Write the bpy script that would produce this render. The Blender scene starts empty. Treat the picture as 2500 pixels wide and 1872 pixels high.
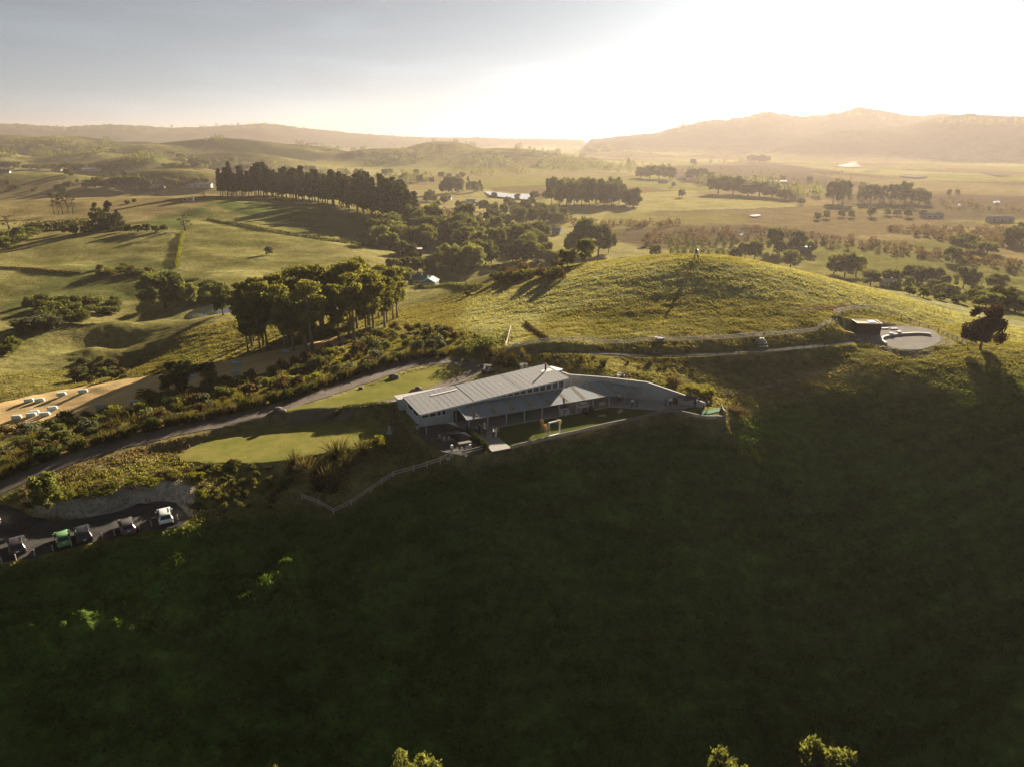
import bpy, bmesh, math, random
import numpy as np
from mathutils import Vector, Matrix
random.seed(7); RS = np.random.RandomState(11)
R = math.radians
SC = bpy.context.scene
COL = SC.collection

# ------------------------------------------------------------------ camera
CAM_H = 47.0; PITCH = R(19.0); FPX = 1736.0          # photo is 2500 x 1872
cam = bpy.data.cameras.new('camera'); camo = bpy.data.objects.new('camera', cam); COL.objects.link(camo)
cam.sensor_width = 36.0; cam.lens = 36.0 * FPX / 2500.0; cam.clip_start = 1.0; cam.clip_end = 40000.0
camo.location = (0, 0, CAM_H); camo.rotation_euler = (math.pi / 2 - PITCH, 0, 0)
SC.camera = camo
# ------------------------------------------------------------------ sky, sun, exposure
SUN_AZ = R(23.0); SUN_EL = R(14.6)
w = bpy.data.worlds.new('World'); SC.world = w; w.use_nodes = True
nt = w.node_tree; bg = nt.nodes['Background']
sky = nt.nodes.new('ShaderNodeTexSky'); sky.sky_type = 'NISHITA'; sky.sun_disc = False
sky.sun_elevation = SUN_EL; sky.sun_rotation = SUN_AZ
sky.air_density = 0.4; sky.dust_density = 0.3; sky.ozone_density = 1.5; sky.altitude = 50
hs = nt.nodes.new('ShaderNodeHueSaturation'); hs.inputs['Saturation'].default_value = 0.3; hs.inputs['Value'].default_value = 0.315
nt.links.new(sky.outputs[0], hs.inputs['Color'])
tcw = nt.nodes.new('ShaderNodeTexCoord'); mpw = nt.nodes.new('ShaderNodeMapping'); mpw.inputs['Scale'].default_value = (1.6, 1.6, 11.0)   # thin streaks of high cloud
nzw = nt.nodes.new('ShaderNodeTexNoise'); nzw.inputs['Scale'].default_value = 1.7; nzw.inputs['Detail'].default_value = 5.0; nzw.inputs['Distortion'].default_value = .4
mrw = nt.nodes.new('ShaderNodeMapRange'); mrw.inputs[1].default_value = .48; mrw.inputs[2].default_value = .78; mrw.inputs[3].default_value = 1.0; mrw.inputs[4].default_value = 1.28
vmw = nt.nodes.new('ShaderNodeVectorMath'); vmw.operation = 'SCALE'; tnw = nt.nodes.new('ShaderNodeVectorMath'); tnw.operation = 'MULTIPLY'; tnw.inputs[1].default_value = (.89, 1.0, 1.03)
nt.links.new(tcw.outputs['Generated'], mpw.inputs[0]); nt.links.new(mpw.outputs[0], nzw.inputs['Vector']); nt.links.new(nzw.outputs[0], mrw.inputs[0])
nt.links.new(hs.outputs[0], tnw.inputs[0]); nt.links.new(tnw.outputs[0], vmw.inputs[0]); nt.links.new(mrw.outputs[0], vmw.inputs['Scale']); nt.links.new(vmw.outputs[0], bg.inputs[0]); bg.inputs[1].default_value = 0.05
sun = bpy.data.lights.new('sun', 'SUN'); suno = bpy.data.objects.new('sun', sun); COL.objects.link(suno)
sun.energy = 5.0; sun.angle = R(0.6); sun.color = (1.0, 0.84, 0.65)
sd = Vector((math.sin(SUN_AZ) * math.cos(SUN_EL), math.cos(SUN_AZ) * math.cos(SUN_EL), math.sin(SUN_EL)))
suno.rotation_euler = sd.to_track_quat('Z', 'Y').to_euler(); suno.location = (60, 140, 120)
SC.view_settings.view_transform = 'Standard'; SC.view_settings.look = 'None'
SC.view_settings.exposure = 2.22; SC.view_settings.gamma = 1.0
SC.view_settings.use_curve_mapping = False
SC.render.engine = 'CYCLES'
SC.cycles.use_denoising = True; SC.cycles.denoising_prefilter = 'NONE'
SC.cycles.max_bounces = 5; SC.cycles.diffuse_bounces = 2; SC.cycles.glossy_bounces = 2
SC.cycles.transmission_bounces = 3; SC.cycles.transparent_max_bounces = 6; SC.cycles.volume_bounces = 1
SC.cycles.caustics_reflective = False; SC.cycles.caustics_refractive = False

# ------------------------------------------------------------------ photo pixel -> point in the place
CP, SP = math.cos(PITCH), math.sin(PITCH)
def ray(px, py):
    a = (px - 1250.0) / FPX; b = (936.0 - py) / FPX
    return a, CP + b * SP, -SP + b * CP
def at(px, py, z):
    d = ray(px, py); t = (z - CAM_H) / d[2]
    return Vector((d[0] * t, d[1] * t, z))
def atY(px, py, Y):
    d = ray(px, py); t = Y / d[1]
    return Vector((d[0] * t, Y, CAM_H + d[2] * t))
def project(x, y, z):
    zz = z - CAM_H; dep = y * CP - zz * SP
    return 1250 + FPX * x / dep, 936 - FPX * (y * SP + zz * CP) / dep

# ------------------------------------------------------------------ noise
def _hash(ix, iy, s):
    h = (ix.astype(np.int64) * 374761393 + iy.astype(np.int64) * 668265263 + s * 1442695041) & 0x7fffffff
    h = ((h ^ (h >> 13)) * 1274126177) & 0x7fffffff
    return ((h ^ (h >> 16)) & 0xffff) / 65535.0
def vnoise(x, y, s=0):
    ix = np.floor(x); iy = np.floor(y); fx = x - ix; fy = y - iy
    fx = fx * fx * (3 - 2 * fx); fy = fy * fy * (3 - 2 * fy)
    a = _hash(ix, iy, s); b = _hash(ix + 1, iy, s); c = _hash(ix, iy + 1, s); d = _hash(ix + 1, iy + 1, s)
    return (a + (b - a) * fx) * (1 - fy) + (c + (d - c) * fx) * fy
def fbm(x, y, o=3, s=0):
    t = 0; a = 0.5
    for i in range(o):
        t = t + a * vnoise(x * 2 ** i + 13.7 * i, y * 2 ** i + 7.1 * i, s + i); a *= 0.5
    return t / (1 - 0.5 ** o)
def sstep(a, b, x):
    t = np.clip((x - a) / (b - a), 0, 1); return t * t * (3 - 2 * t)
def seg_dist(X, Y, pts, closed=True, zs=None):
    best = np.full(X.shape, 1e18); bz = np.zeros(X.shape); inside = np.zeros(X.shape, bool)
    n = len(pts)
    for i in range(n if closed else n - 1):
        ax, ay = pts[i][0], pts[i][1]; bx, by = pts[(i + 1) % n][0], pts[(i + 1) % n][1]
        dx, dy = bx - ax, by - ay; L = dx * dx + dy * dy + 1e-12
        t = np.clip(((X - ax) * dx + (Y - ay) * dy) / L, 0, 1)
        d = (X - ax - t * dx) ** 2 + (Y - ay - t * dy) ** 2
        m = d < best; best = np.where(m, d, best)
        if zs is not None: bz = np.where(m, zs[i] + t * (zs[(i + 1) % n] - zs[i]), bz)
        if closed:
            cr = ((ay > Y) != (by > Y)) & (X < dx * (Y - ay) / (dy if abs(dy) > 1e-9 else 1e-9) + ax)
            inside ^= cr
    d = np.sqrt(best)
    if closed: d = np.where(inside, -d, d)
    return (d, bz) if zs is not None else d
def smooth_poly(pts, closed=True, sub=6):
    P = [np.array(p, float) for p in pts]; n = len(P); out = []
    for i in range(n if closed else n - 1):
        if closed: p0, p1, p2, p3 = P[i - 1], P[i], P[(i + 1) % n], P[(i + 2) % n]
        else: p0, p1, p2, p3 = P[max(i - 1, 0)], P[i], P[i + 1], P[min(i + 2, n - 1)]
        for k in range(sub):
            t = k / sub
            out.append(0.5 * ((2 * p1) + (-p0 + p2) * t + (2 * p0 - 5 * p1 + 4 * p2 - p3) * t * t + (-p0 + 3 * p1 - 3 * p2 + p3) * t ** 3))
    if not closed: out.append(P[-1])
    return [tuple(p) for p in out]

# ------------------------------------------------------------------ building frame (u along the verandah, v towards the hill)
BO = (-7.5, 112.0); BU = (0.905, 0.4254); BV = (-0.4254, 0.905)
def bl(u, v, z=0.0): return Vector((BO[0] + u * BU[0] + v * BV[0], BO[1] + u * BU[1] + v * BV[1], z))
BROT = math.atan2(BU[1], BU[0])

# ------------------------------------------------------------------ terrain heights
CT = []
def cY(*rows):
    for px, py, Y in rows: CT.append(tuple(atY(px, py, Y)))
def cZ(*rows):
    for px, py, z in rows: CT.append(tuple(at(px, py, z)))
RIDGE = [(-120, 1420, -7.0), (0, 1385, -4.2), (200, 1335, -3.6), (330, 1303, -3.3), (480, 1275, -3.7), (600, 1252, -4.1), (735, 1235, -5.0),
         (815, 1262, -6.0), (890, 1215, -4.3), (960, 1178, -3.1), (1080, 1143, -1.7), (1190, 1112, -.7), (1300, 1088, -.55), (1450, 1056, -.55),
         (1630, 1016, -.6), (1770, 1026, -2.1), (1900, 985, -2.6), (2000, 950, -1.5), (2140, 895, .9), (2270, 870, 1.9), (2390, 857, 2.2), (2520, 850, 2.0), (2700, 850, 0.5)]
for px, py, z in RIDGE:
    p = at(px, py, z); CT.append(tuple(p))
    k = min(max((p.x + 63) / 103.0, 0), 1); kr = min(max((p.x - 66) / 30.0, 0), 1)
    d = np.array([.12 - .22 * k, -.95]); d /= np.linalg.norm(d)
    for L, dr in ((10, 4.0 - 2.9 * kr), (26, 11.6 - 7.4 * kr), (50, 23 - 9 * kr), (85, 38 - 7 * kr)):
        CT.append((p.x + d[0] * L, p.y + d[1] * L, p.z - dr))
for x in (-90, -30, 30, 90, 150): CT.append((x, 8, -48)); CT.append((x * 1.3, -40, -60))
# plateau, lawns, drive
cZ((460, 1090, -.9), (700, 1100, -.9), (900, 1040, -.7), (560, 1150, -1.5), (700, 1180, -2.9), (640, 1215, -3.5), (840, 1170, -2.9), (930, 1120, -1.4), (500, 1200, -2.0),
   (0, 1250, -3.2), (0, 1190, -3.0), (170, 1120, -1.6), (300, 1085, -.6), (500, 1045, .2), (700, 1000, .8), (900, 945, 1.0), (1000, 905, 1.2), (1100, 885, 1.3), (1180, 895, 1.3),
   (1000, 1060, -.3), (1100, 1080, 0), (1300, 1060, -.2), (1550, 1000, -.1), (1200, 980, 0), (1350, 960, 0), (1700, 1000, -.2))
# planted belt and hay field
cZ((0, 1130, -4.5), (200, 1050, -4.5), (400, 1010, -3.2), (600, 975, -2.0), (800, 930, -.5), (950, 865, .4), (1100, 845, 1.6), (1220, 850, 2.6))
cY((0, 1040, 155), (0, 1000, 165), (100, 985, 168), (250, 940, 175), (300, 965, 163), (450, 905, 178), (600, 882, 178), (820, 832, 193), (700, 855, 187),
   (0, 930, 190), (150, 880, 215), (230, 850, 225), (430, 826, 222), (280, 790, 258), (120, 800, 250), (0, 800, 260),
   (470, 715, 300), (380, 735, 300), (180, 740, 290), (0, 720, 310), (560, 770, 250), (700, 760, 235), (900, 790, 215), (300, 650, 370), (100, 650, 370), (0, 620, 400), (430, 640, 380),
   (430, 560, 470), (200, 560, 470), (0, 570, 460), (655, 620, 400), (800, 600, 425), (900, 640, 390), (560, 690, 325), (1000, 640, 430), (1040, 690, 365), (1150, 690, 345),
   (1000, 722, 300), (960, 760, 240), (900, 600, 480), (1000, 592, 520), (480, 500, 600), (330, 540, 520), (550, 476, 690), (770, 498, 640), (1000, 547, 570), (870, 512, 620),
   (1150, 620, 470), (-150, 700, 320), (-150, 600, 420), (-200, 850, 230), (-200, 1000, 170), (-150, 1120, 125))
CT.append((-128, 283, -19.5)); CT.append((-118, 290, -19.5)); CT.append((-140, 232, -24)); CT.append((-126, 214, -22.5)); CT.append((-150, 262, -22)); CT.append((-100, 250, -13.5))
# the mound
cZ((1290, 858, 3.8), (1500, 866, 3.4), (1800, 862, 3.0), (2060, 838, 2.7), (2200, 832, 2.4), (1250, 840, 4.6), (1400, 838, 4.9), (1600, 835, 4.8), (1850, 822, 4.6), (2030, 803, 4.6),
   (1450, 905, 3.3), (1600, 915, 2.6), (1700, 935, .9), (1850, 920, .0), (2000, 890, .6), (1560, 890, 3.0))
cY((1700, 634, 206), (1560, 646, 212), (1420, 664, 220), (1310, 688, 224), (1200, 712, 228), (1100, 742, 232), (1850, 652, 204), (1980, 682, 202), (2100, 713, 201), (2220, 744, 201), (2350, 772, 204), (2490, 798, 205),
   (1700, 700, 187), (1700, 765, 170), (1450, 740, 183), (1300, 770, 182), (2000, 730, 186), (2250, 790, 182), (2450, 830, 172), (1200, 800, 172), (1500, 790, 166), (1880, 770, 170))
for x, y, z in ((-5, 285, -5), (40, 285, -3), (75, 275, -2), (110, 265, -6), (150, 265, -9), (190, 270, -13), (20, 335, -20), (70, 335, -22), (120, 320, -23), (180, 320, -24), (240, 310, -25), (230, 230, -17), (260, 160, -18), (180, 170, -4), (300, 300, -27)):
    CT.append((x, y, z))
# the plain
for Y in (420, 560, 760):
    for x in (120, 260, 420, 650): CT.append((x * Y / 560, Y, -30))
for x, y in ((20, 560), (60, 480), (0, 700), (80, 650), (-30, 640), (-160, 860), (-330, 900), (-520, 860), (-60, 800), (120, 850), (-640, 700), (-750, 1000)): CT.append((x, y, -29))
for Y in (1200, 1900, 3000, 5000, 9000, 16000):
    for k in (-1.6, -.9, -.45, 0, .45, .9, 1.6): CT.append((k * Y, Y, -30 - Y * .0004))
for x, y, z in ((-470, 640, -8), (-600, 560, -14), (-420, 480, -10), (-500, 380, -16), (-400, 250, -22), (-330, 160, -24)): CT.append((x, y, z))
CT = np.array(CT)
def warp(x, y):
    r = np.sqrt(x * x + (y + 60) ** 2); return np.stack([np.arctan2(x, y + 60) * 3.0, np.log(r) * 3.0], -1)
Q = warp(CT[:, 0], CT[:, 1]); n = len(Q)
def kern(d2): return np.where(d2 > 0, d2 * np.log(d2 + 1e-20), 0)
A = np.zeros((n + 3, n + 3)); A[:n, :n] = kern(((Q[:, None] - Q[None]) ** 2).sum(-1)) + np.eye(n) * 0.0004
A[:n, n] = 1; A[:n, n + 1:] = Q; A[n, :n] = 1; A[n + 1:, :n] = Q.T
W = np.linalg.solve(A, np.concatenate([CT[:, 2], np.zeros(3)]))
def tps(x, y):
    q = warp(x, y); out = np.empty(len(q))
    for i in range(0, len(q), 20000):
        b = q[i:i + 20000]; d2 = ((b[:, None, 0] - Q[None, :, 0]) ** 2 + (b[:, None, 1] - Q[None, :, 1]) ** 2)
        out[i:i + 20000] = kern(d2) @ W[:n] + W[n] + b @ W[n + 1:]
    return out
# grid: a fan of rows (distance) and columns (bearing) round the place
rr = [14.0]
while rr[-1] < 15000:
    r = rr[-1]; rr.append(r + (max(.9, (90 - r) * .05) if r < 75 else .55 if r < 185 else min(.55 + (r - 185) * .0075, r * .0075)))
rr = np.array(rr); TH = np.linspace(R(-62), R(62), 620)
NR, NT = len(rr), len(TH)
GX = rr[:, None] * np.sin(TH)[None]; GY = rr[:, None] * np.cos(TH)[None]
GZ = tps(GX.ravel(), GY.ravel()).reshape(NR, NT)
rrow = np.broadcast_to(rr[:, None], (NR, NT)); thc = np.broadcast_to(TH[None], (NR, NT))
# undulation of open country
und = (fbm(GX / 60, GY / 60, 3, 3) - .5) * sstep(210, 330, rrow) * 7.5 + (fbm(GX / 420, GY / 420, 3, 9) - .5) * sstep(900, 1800, rrow) * 16
plain = sstep(-12, -24, GZ) * sstep(380, 520, GY)
GZ += und * (1 - .8 * plain * (1 - sstep(1500, 3000, rrow)))
# far hills (bearing, distance, crest height above the plain, half widths)
def hill(px, py, Y, wx, wy, k=2.0):
    global GZ
    p = atY(px, py, Y); d = np.abs((GX - p.x) / wx) ** k + np.abs((GY - Y) / wy) ** k
    GZ = np.maximum(GZ, (p.z + 32) * np.exp(-d * 1.2) - 32 + (fbm(GX / 90, GY / 90, 3, 5) - .5) * 6 * np.exp(-d))
for h in ((540, 338, 2300, 420, 330), (380, 352, 2150, 300, 240), (140, 332, 2500, 380, 330), (20, 330, 2600, 300, 300), (330, 345, 2700, 260, 260), (690, 352, 2400, 330, 240),
          (1080, 346, 2500, 240, 300), (1230, 362, 2350, 300, 240), (940, 362, 2300, 260, 200), (330, 385, 1500, 170, 130), (420, 412, 1150, 150, 90), (60, 420, 1100, 190, 110), (220, 372, 1900, 300, 200),
          (560, 372, 1900, 260, 150), (-150, 360, 1800, 300, 250)): hill(*h)
def rng(pts, Rk, Wf, Wb, seed, amp):
    global GZ
    b = np.array([math.atan2((p[0] - 1250) / FPX, 1.0577) for p in pts]); e = np.array([p[1] for p in pts], float)
    py = np.interp(TH, b, e); crest = CAM_H + (338 - py) / FPX / 1.0577 * Rk * (1 / np.cos(TH)) * .945
    edge = np.interp(TH, [b[0], b[0] + .03, b[-1] - .03, b[-1]], [0, 1, 1, 1])
    ridged = 1 - np.abs(2 * fbm(GX / 700, GY / 700, 4, seed) - 1)
    t = rrow - Rk
    prof = np.where(t < 0, sstep(-Wf, 0, t), sstep(Wb, 0, t))
    prof = np.clip(prof + (ridged - .6) * .5 * prof * (1 - prof) * 4 * .8, 0, 1.0)
    hgt = (crest[None] + 31) * edge[None] * prof - 31 + (fbm(GX / 60, GY / 60, 3, seed + 2) - .5) * amp * prof
    GZ = np.maximum(GZ, np.where(prof > .001, hgt, -99))
rng([(-900, 318), (-300, 312), (0, 314), (150, 318), (300, 313), (420, 318), (560, 312), (650, 307), (760, 318), (900, 330), (1010, 336), (1200, 339), (1420, 343), (1450, 360), (1460, 400)], 6500, 1700, 2500, 21, 34)
rng([(1380, 420), (1440, 344), (1520, 334), (1600, 327), (1660, 312), (1720, 301), (1800, 295), (1860, 282), (1910, 290), (1960, 295), (2020, 291), (2090, 279), (2140, 286), (2210, 297), (2280, 296), (2400, 300), (2520, 304), (2900, 290), (3600, 300)], 4700, 1700, 2500, 31, 30)
rng([(1700, 420), (1800, 372), (1900, 350), (2040, 322), (2200, 318), (2280, 300), (2360, 297), (2440, 303), (2600, 306), (3000, 300), (3600, 320)], 3700, 800, 1200, 41, 26)
GZ = np.where(rrow > 11500, GZ - (rrow - 11500) * .0, GZ)

def bilin(Garr, x, y):
    x = np.asarray(x, float); y = np.asarray(y, float)
    r = np.sqrt(x * x + y * y); t = np.arctan2(x, y)
    i = np.clip(np.searchsorted(rr, r) - 1, 0, NR - 2); f = np.clip((r - rr[i]) / (rr[i + 1] - rr[i]), 0, 1)
    tj = np.clip((t - TH[0]) / (TH[1] - TH[0]), 0, NT - 1.001); j = tj.astype(int); g = tj - j
    return (Garr[i, j] * (1 - g) + Garr[i, j + 1] * g) * (1 - f) + (Garr[i + 1, j] * (1 - g) + Garr[i + 1, j + 1] * g) * f
def gz(x, y): return float(bilin(GZ, np.array([x]), np.array([y]))[0])
YS = np.concatenate([np.arange(34, 320, .35), 320 * 1.004 ** np.arange(0, 900)])
def gp(px, py, ymin=0):
    d = ray(px, py); t = YS / d[1]; x = d[0] * t; z = CAM_H + d[2] * t
    g = bilin(GZ, x, YS); m = np.nonzero((z < g) & (YS > ymin))[0]
    k = m[0] if len(m) else len(YS) - 1
    if k > 0 and z[k - 1] > g[k - 1]:
        a = z[k - 1] - g[k - 1]; b = g[k] - z[k]; f = a / (a + b + 1e-9); Y = YS[k - 1] + f * (YS[k] - YS[k - 1])
    else: Y = YS[k]
    x = d[0] * Y / d[1]; return Vector((x, Y, gz(x, Y)))
def near_mask(pts, pad):
    xs = [p[0] for p in pts]; ys = [p[1] for p in pts]
    return (GX > min(xs) - pad) & (GX < max(xs) + pad) & (GY > min(ys) - pad) & (GY < max(ys) + pad)
SMOOTHNESS = np.ones((NR, NT))          # 1 = rough pasture, 0 = built or mown
def flatten(poly, z, e, shrink=0.0, smooth=True):
    m = near_mask(poly, e + 1); X, Y = GX[m], GY[m]
    d = seg_dist(X, Y, poly); wgt = 1 - sstep(0, e, d + shrink)
    zt = z(X, Y) if callable(z) else z
    GZ[m] = GZ[m] * (1 - wgt) + zt * wgt
    if smooth: SMOOTHNESS[m] = np.minimum(SMOOTHNESS[m], 1 - (1 - sstep(0, .6, d)))
def ribbon(pts, zs, half, e):
    m = near_mask(pts, half + e + 1); X, Y = GX[m], GY[m]
    d, zt = seg_dist(X, Y, pts, False, zs); wgt = 1 - sstep(half, half + e, d)
    GZ[m] = GZ[m] * (1 - wgt) + zt * wgt
    SMOOTHNESS[m] = np.minimum(SMOOTHNESS[m], sstep(half, half + .5, d))
# ground that people have shaped
P2 = lambda rows: [tuple(at(*r))[:2] for r in rows]
UPLAWN = smooth_poly(P2([(690, 1006, .9), (800, 975, .9), (900, 945, 1.0), (985, 915, 1.1), (1060, 898, 1.1), (1108, 900, 1.1), (1105, 915, 1.1), (1060, 940, 1.0), (990, 968, .9), (900, 985, .9), (780, 1000, .9)]))
LAWN = smooth_poly(P2([(440, 1112, -.9), (520, 1072, -.9), (640, 1045, -.9), (760, 1030, -.9), (880, 1026, -.8), (935, 1032, -.8), (925, 1075, -.8), (870, 1090, -.9), (760, 1112, -.9), (660, 1128, -.9), (560, 1130, -.9), (480, 1128, -.9)]))
DRIVE_PX = [(-260, 1330, -4.6), (-120, 1255, -3.6), (0, 1190, -2.6), (160, 1125, -1.5), (300, 1084, -.6), (430, 1052, .05), (560, 1026, .4), (700, 990, .8), (800, 957, .95), (890, 926, 1.05), (960, 902, 1.15), (1030, 886, 1.2), (1100, 882, 1.25), (1150, 893, 1.25), (1175, 910, 1.25)]
DRIVE = smooth_poly([tuple(at(*r)) for r in DRIVE_PX], False, 5); DRIVE_Z = [p[2] for p in DRIVE]
DRIVE2 = smooth_poly([tuple(at(*r)) for r in [(1165, 905, 1.25), (1120, 928, 1.15), (1080, 940, 1.05), (1030, 955, 1.0), (960, 975, .95), (880, 990, .9), (800, 1002, .8), (700, 1012, .7)]], False, 5); DRIVE2_Z = [p[2] for p in DRIVE2]
PARK = smooth_poly(P2([(-160, 1290, -3.4), (0, 1232, -3.2), (60, 1250, -3.2), (130, 1268, -3.2), (230, 1258, -3.2), (340, 1232, -3.2), (400, 1224, -3.2), (445, 1238, -3.2), (452, 1262, -3.2), (440, 1283, -3.2), (330, 1302, -3.3), (200, 1333, -3.5), (90, 1362, -3.7), (0, 1384, -3.9), (-160, 1420, -4.2)]))
PADPOLY = [tuple(bl(*p))[:2] for p in ((-9, 2), (-7.5, -6.5), (-4, -10.0), (3.6, -9.4), (36.3, -6.9), (40.0, -11.9), (44.3, -13.1), (46.6, -9.5), (44.2, -7.8), (39, -2.6), (34.2, 2.6), (26, 8), (24, 14.3), (-8, 14.3))]
FPATH = smooth_poly([tuple(at(*r)) for r in [(1262, 868, 3.3), (1300, 860, 3.5), (1400, 862, 3.5), (1550, 867, 3.35), (1700, 866, 3.2), (1850, 858, 3.0), (1980, 847, 2.8), (2090, 833, 2.6)]], False, 5); FPATH_Z = [p[2] for p in FPATH]
COURT = smooth_poly(P2([(2118, 832, 2.5), (2100, 815, 2.5), (2150, 800, 2.5), (2215, 797, 2.5), (2270, 805, 2.5), (2295, 822, 2.5), (2290, 838, 2.5), (2250, 853, 2.5), (2200, 853, 2.5), (2155, 842, 2.5)]))
HAY = smooth_poly([tuple(gp(*r))[:2] for r in [(-300, 1180), (-250, 1020), (-100, 1000), (0, 983), (120, 958), (250, 935), (400, 915), (520, 888), (640, 862), (760, 838), (830, 822), (850, 835), (800, 862), (690, 900), (560, 935), (420, 960), (300, 1000), (150, 1035), (0, 1075), (-150, 1120)]], True, 4)
flatten(PARK, lambda X, Y: -3.35 + (X + 60) * .012, 2.6)
ribbon(DRIVE, DRIVE_Z, 2.9, 3.2); ribbon(DRIVE2, DRIVE2_Z, 2.0, 1.5)
flatten(UPLAWN, lambda X, Y: .95 + 0 * X, 1.6); flatten(LAWN, lambda X, Y: -.9 + 0 * X, 1.3)
flatten(PADPOLY, lambda X, Y: -.12 + 0 * X, 1.0)
ribbon(FPATH, FPATH_Z, 1.3, 1.6); flatten(COURT, 2.5, 2.2)
hutp = at(2112, 812, 2.5); flatten([(hutp.x - 6, hutp.y - 3), (hutp.x + 6, hutp.y - 3), (hutp.x + 6, hutp.y + 3), (hutp.x - 6, hutp.y + 3)], 2.5, 1.6)
# steep clay cut behind the car park: the slope above it stays, its foot is the park's edge
POND = smooth_poly([(-128, 268), (-122, 264), (-114, 266), (-106, 276), (-108, 288), (-118, 294), (-126, 292), (-130, 282)])
flatten(POND, -18.6, 5)
# hummocks added to the near hillside, raised until the low sun lights them
def shade_gap(x, y):
    out = np.full(len(x), -1e9)
    for t in np.arange(1, 110, 1.0): out = np.maximum(out, bilin(GZ, x + t * math.sin(SUN_AZ), y + t * math.cos(SUN_AZ)) - t * math.tan(SUN_EL))
    return out
for px, py, s1, s2 in ((712, 1412, 1.6, 4.5), (635, 1500, 6.5, 4.5), (210, 1535, 9.0, 1.8), (40, 1570, 5.0, 2.0)):
    p = gp(px, py); m_ = (np.abs(GX - p.x) < 2.2 * s1) & (np.abs(GY - p.y) < 2.2 * s2); X, Y = GX[m_], GY[m_]
    w_ = np.exp(-(((X - p.x) / s1) ** 2 + ((Y - p.y) / s2) ** 2) ** 2); gap = np.clip(shade_gap(X, Y) - GZ[m_], 0, 6)
    GZ[m_] += w_ * (gap + (.75 if px > 400 else .3) + (fbm(X / 1.3, Y / 1.0, 3, 88) - .5) * 1.5)
# tussocks
SMOOTHNESS *= 1
dens = sstep(300, 420, -(-rrow))
_k = SMOOTHNESS * (1 - .75 * sstep(200, 420, rrow)) * (seg_dist(GX, GY, HAY) > .5) if False else SMOOTHNESS * (1 - sstep(260, 500, rrow))
_m = .8 - .2 * sstep(138, 150, GY) * sstep(-40, 0, GX)
GZ += _k * ((fbm(GX / 2.6, GY / 1.7, 3, 55) - .5) * .6 * _m + (fbm(GX / 9, GY / 6, 2, 57) - .5) * .35)

# ------------------------------------------------------------------ materials
def newmat(name):
    m = bpy.data.materials.new(name); m.use_nodes = True; t = m.node_tree
    for nd in list(t.nodes): t.nodes.remove(nd)
    o = t.nodes.new('ShaderNodeOutputMaterial'); return m, t, o
def nd(t, kind, **kw):
    x = t.nodes.new(kind)
    for k, v in kw.items(): setattr(x, k, v)
    return x
def noise_var(t, scale, detail=3.0, rough=.6, coord='Object'):
    tc = nd(t, 'ShaderNodeTexCoord'); nz = nd(t, 'ShaderNodeTexNoise'); nz.inputs['Scale'].default_value = scale
    nz.inputs['Detail'].default_value = detail; nz.inputs['Roughness'].default_value = rough
    t.links.new(tc.outputs[coord], nz.inputs['Vector']); return nz
def ramp(t, src, a, b, lo, hi):
    m = nd(t, 'ShaderNodeMapRange'); t.links.new(src, m.inputs[0])
    m.inputs[1].default_value = a; m.inputs[2].default_value = b; m.inputs[3].default_value = lo; m.inputs[4].default_value = hi
    return m.outputs[0]
def vmul(t, col, fac):
    x = nd(t, 'ShaderNodeVectorMath', operation='SCALE'); t.links.new(col, x.inputs[0]); t.links.new(fac, x.inputs['Scale']); return x.outputs[0]
MATS = {}
def surf(name, col, rough=.7, scale=3.0, var=.25, metal=0.0, bump=0.0, bscale=None, spec=.15, coord='Object', wave=None, col2=None):
    if name in MATS: return MATS[name]
    m, t, o = newmat(name); p = nd(t, 'ShaderNodeBsdfPrincipled'); t.links.new(p.outputs[0], o.inputs[0])
    p.inputs['Roughness'].default_value = rough; p.inputs['Metallic'].default_value = metal; p.inputs['Specular IOR Level'].default_value = spec
    nz = noise_var(t, scale, 4, .65, coord)
    if col2 is None:
        rgb = nd(t, 'ShaderNodeRGB'); rgb.outputs[0].default_value = (*col, 1)
        t.links.new(vmul(t, rgb.outputs[0], ramp(t, nz.outputs[0], .25, .75, 1 - var, 1 + var)), p.inputs['Base Color'])
    else:
        mx = nd(t, 'ShaderNodeMix', data_type='RGBA'); mx.inputs[6].default_value = (*col, 1); mx.inputs[7].default_value = (*col2, 1)
        t.links.new(ramp(t, nz.outputs[0], .35, .65, 0, 1), mx.inputs[0]); t.links.new(mx.outputs[2], p.inputs['Base Color'])
    src = None
    if bump:
        n2 = noise_var(t, bscale or scale * 4, 3, .6, coord); src = n2.outputs[0]
    if wave:
        tc = nd(t, 'ShaderNodeTexCoord'); wv = nd(t, 'ShaderNodeTexWave'); wv.bands_direction = wave[0]; wv.inputs['Scale'].default_value = wave[1]
        t.links.new(tc.outputs['Object'], wv.inputs[0]); src = wv.outputs[1]; bump = wave[2]
    if src is not None:
        b = nd(t, 'ShaderNodeBump'); b.inputs['Strength'].default_value = 1.0; b.inputs['Distance'].default_value = bump
        t.links.new(src, b.inputs['Height']); t.links.new(b.outputs[0], p.inputs['Normal'])
    MATS[name] = m; return m
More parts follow.
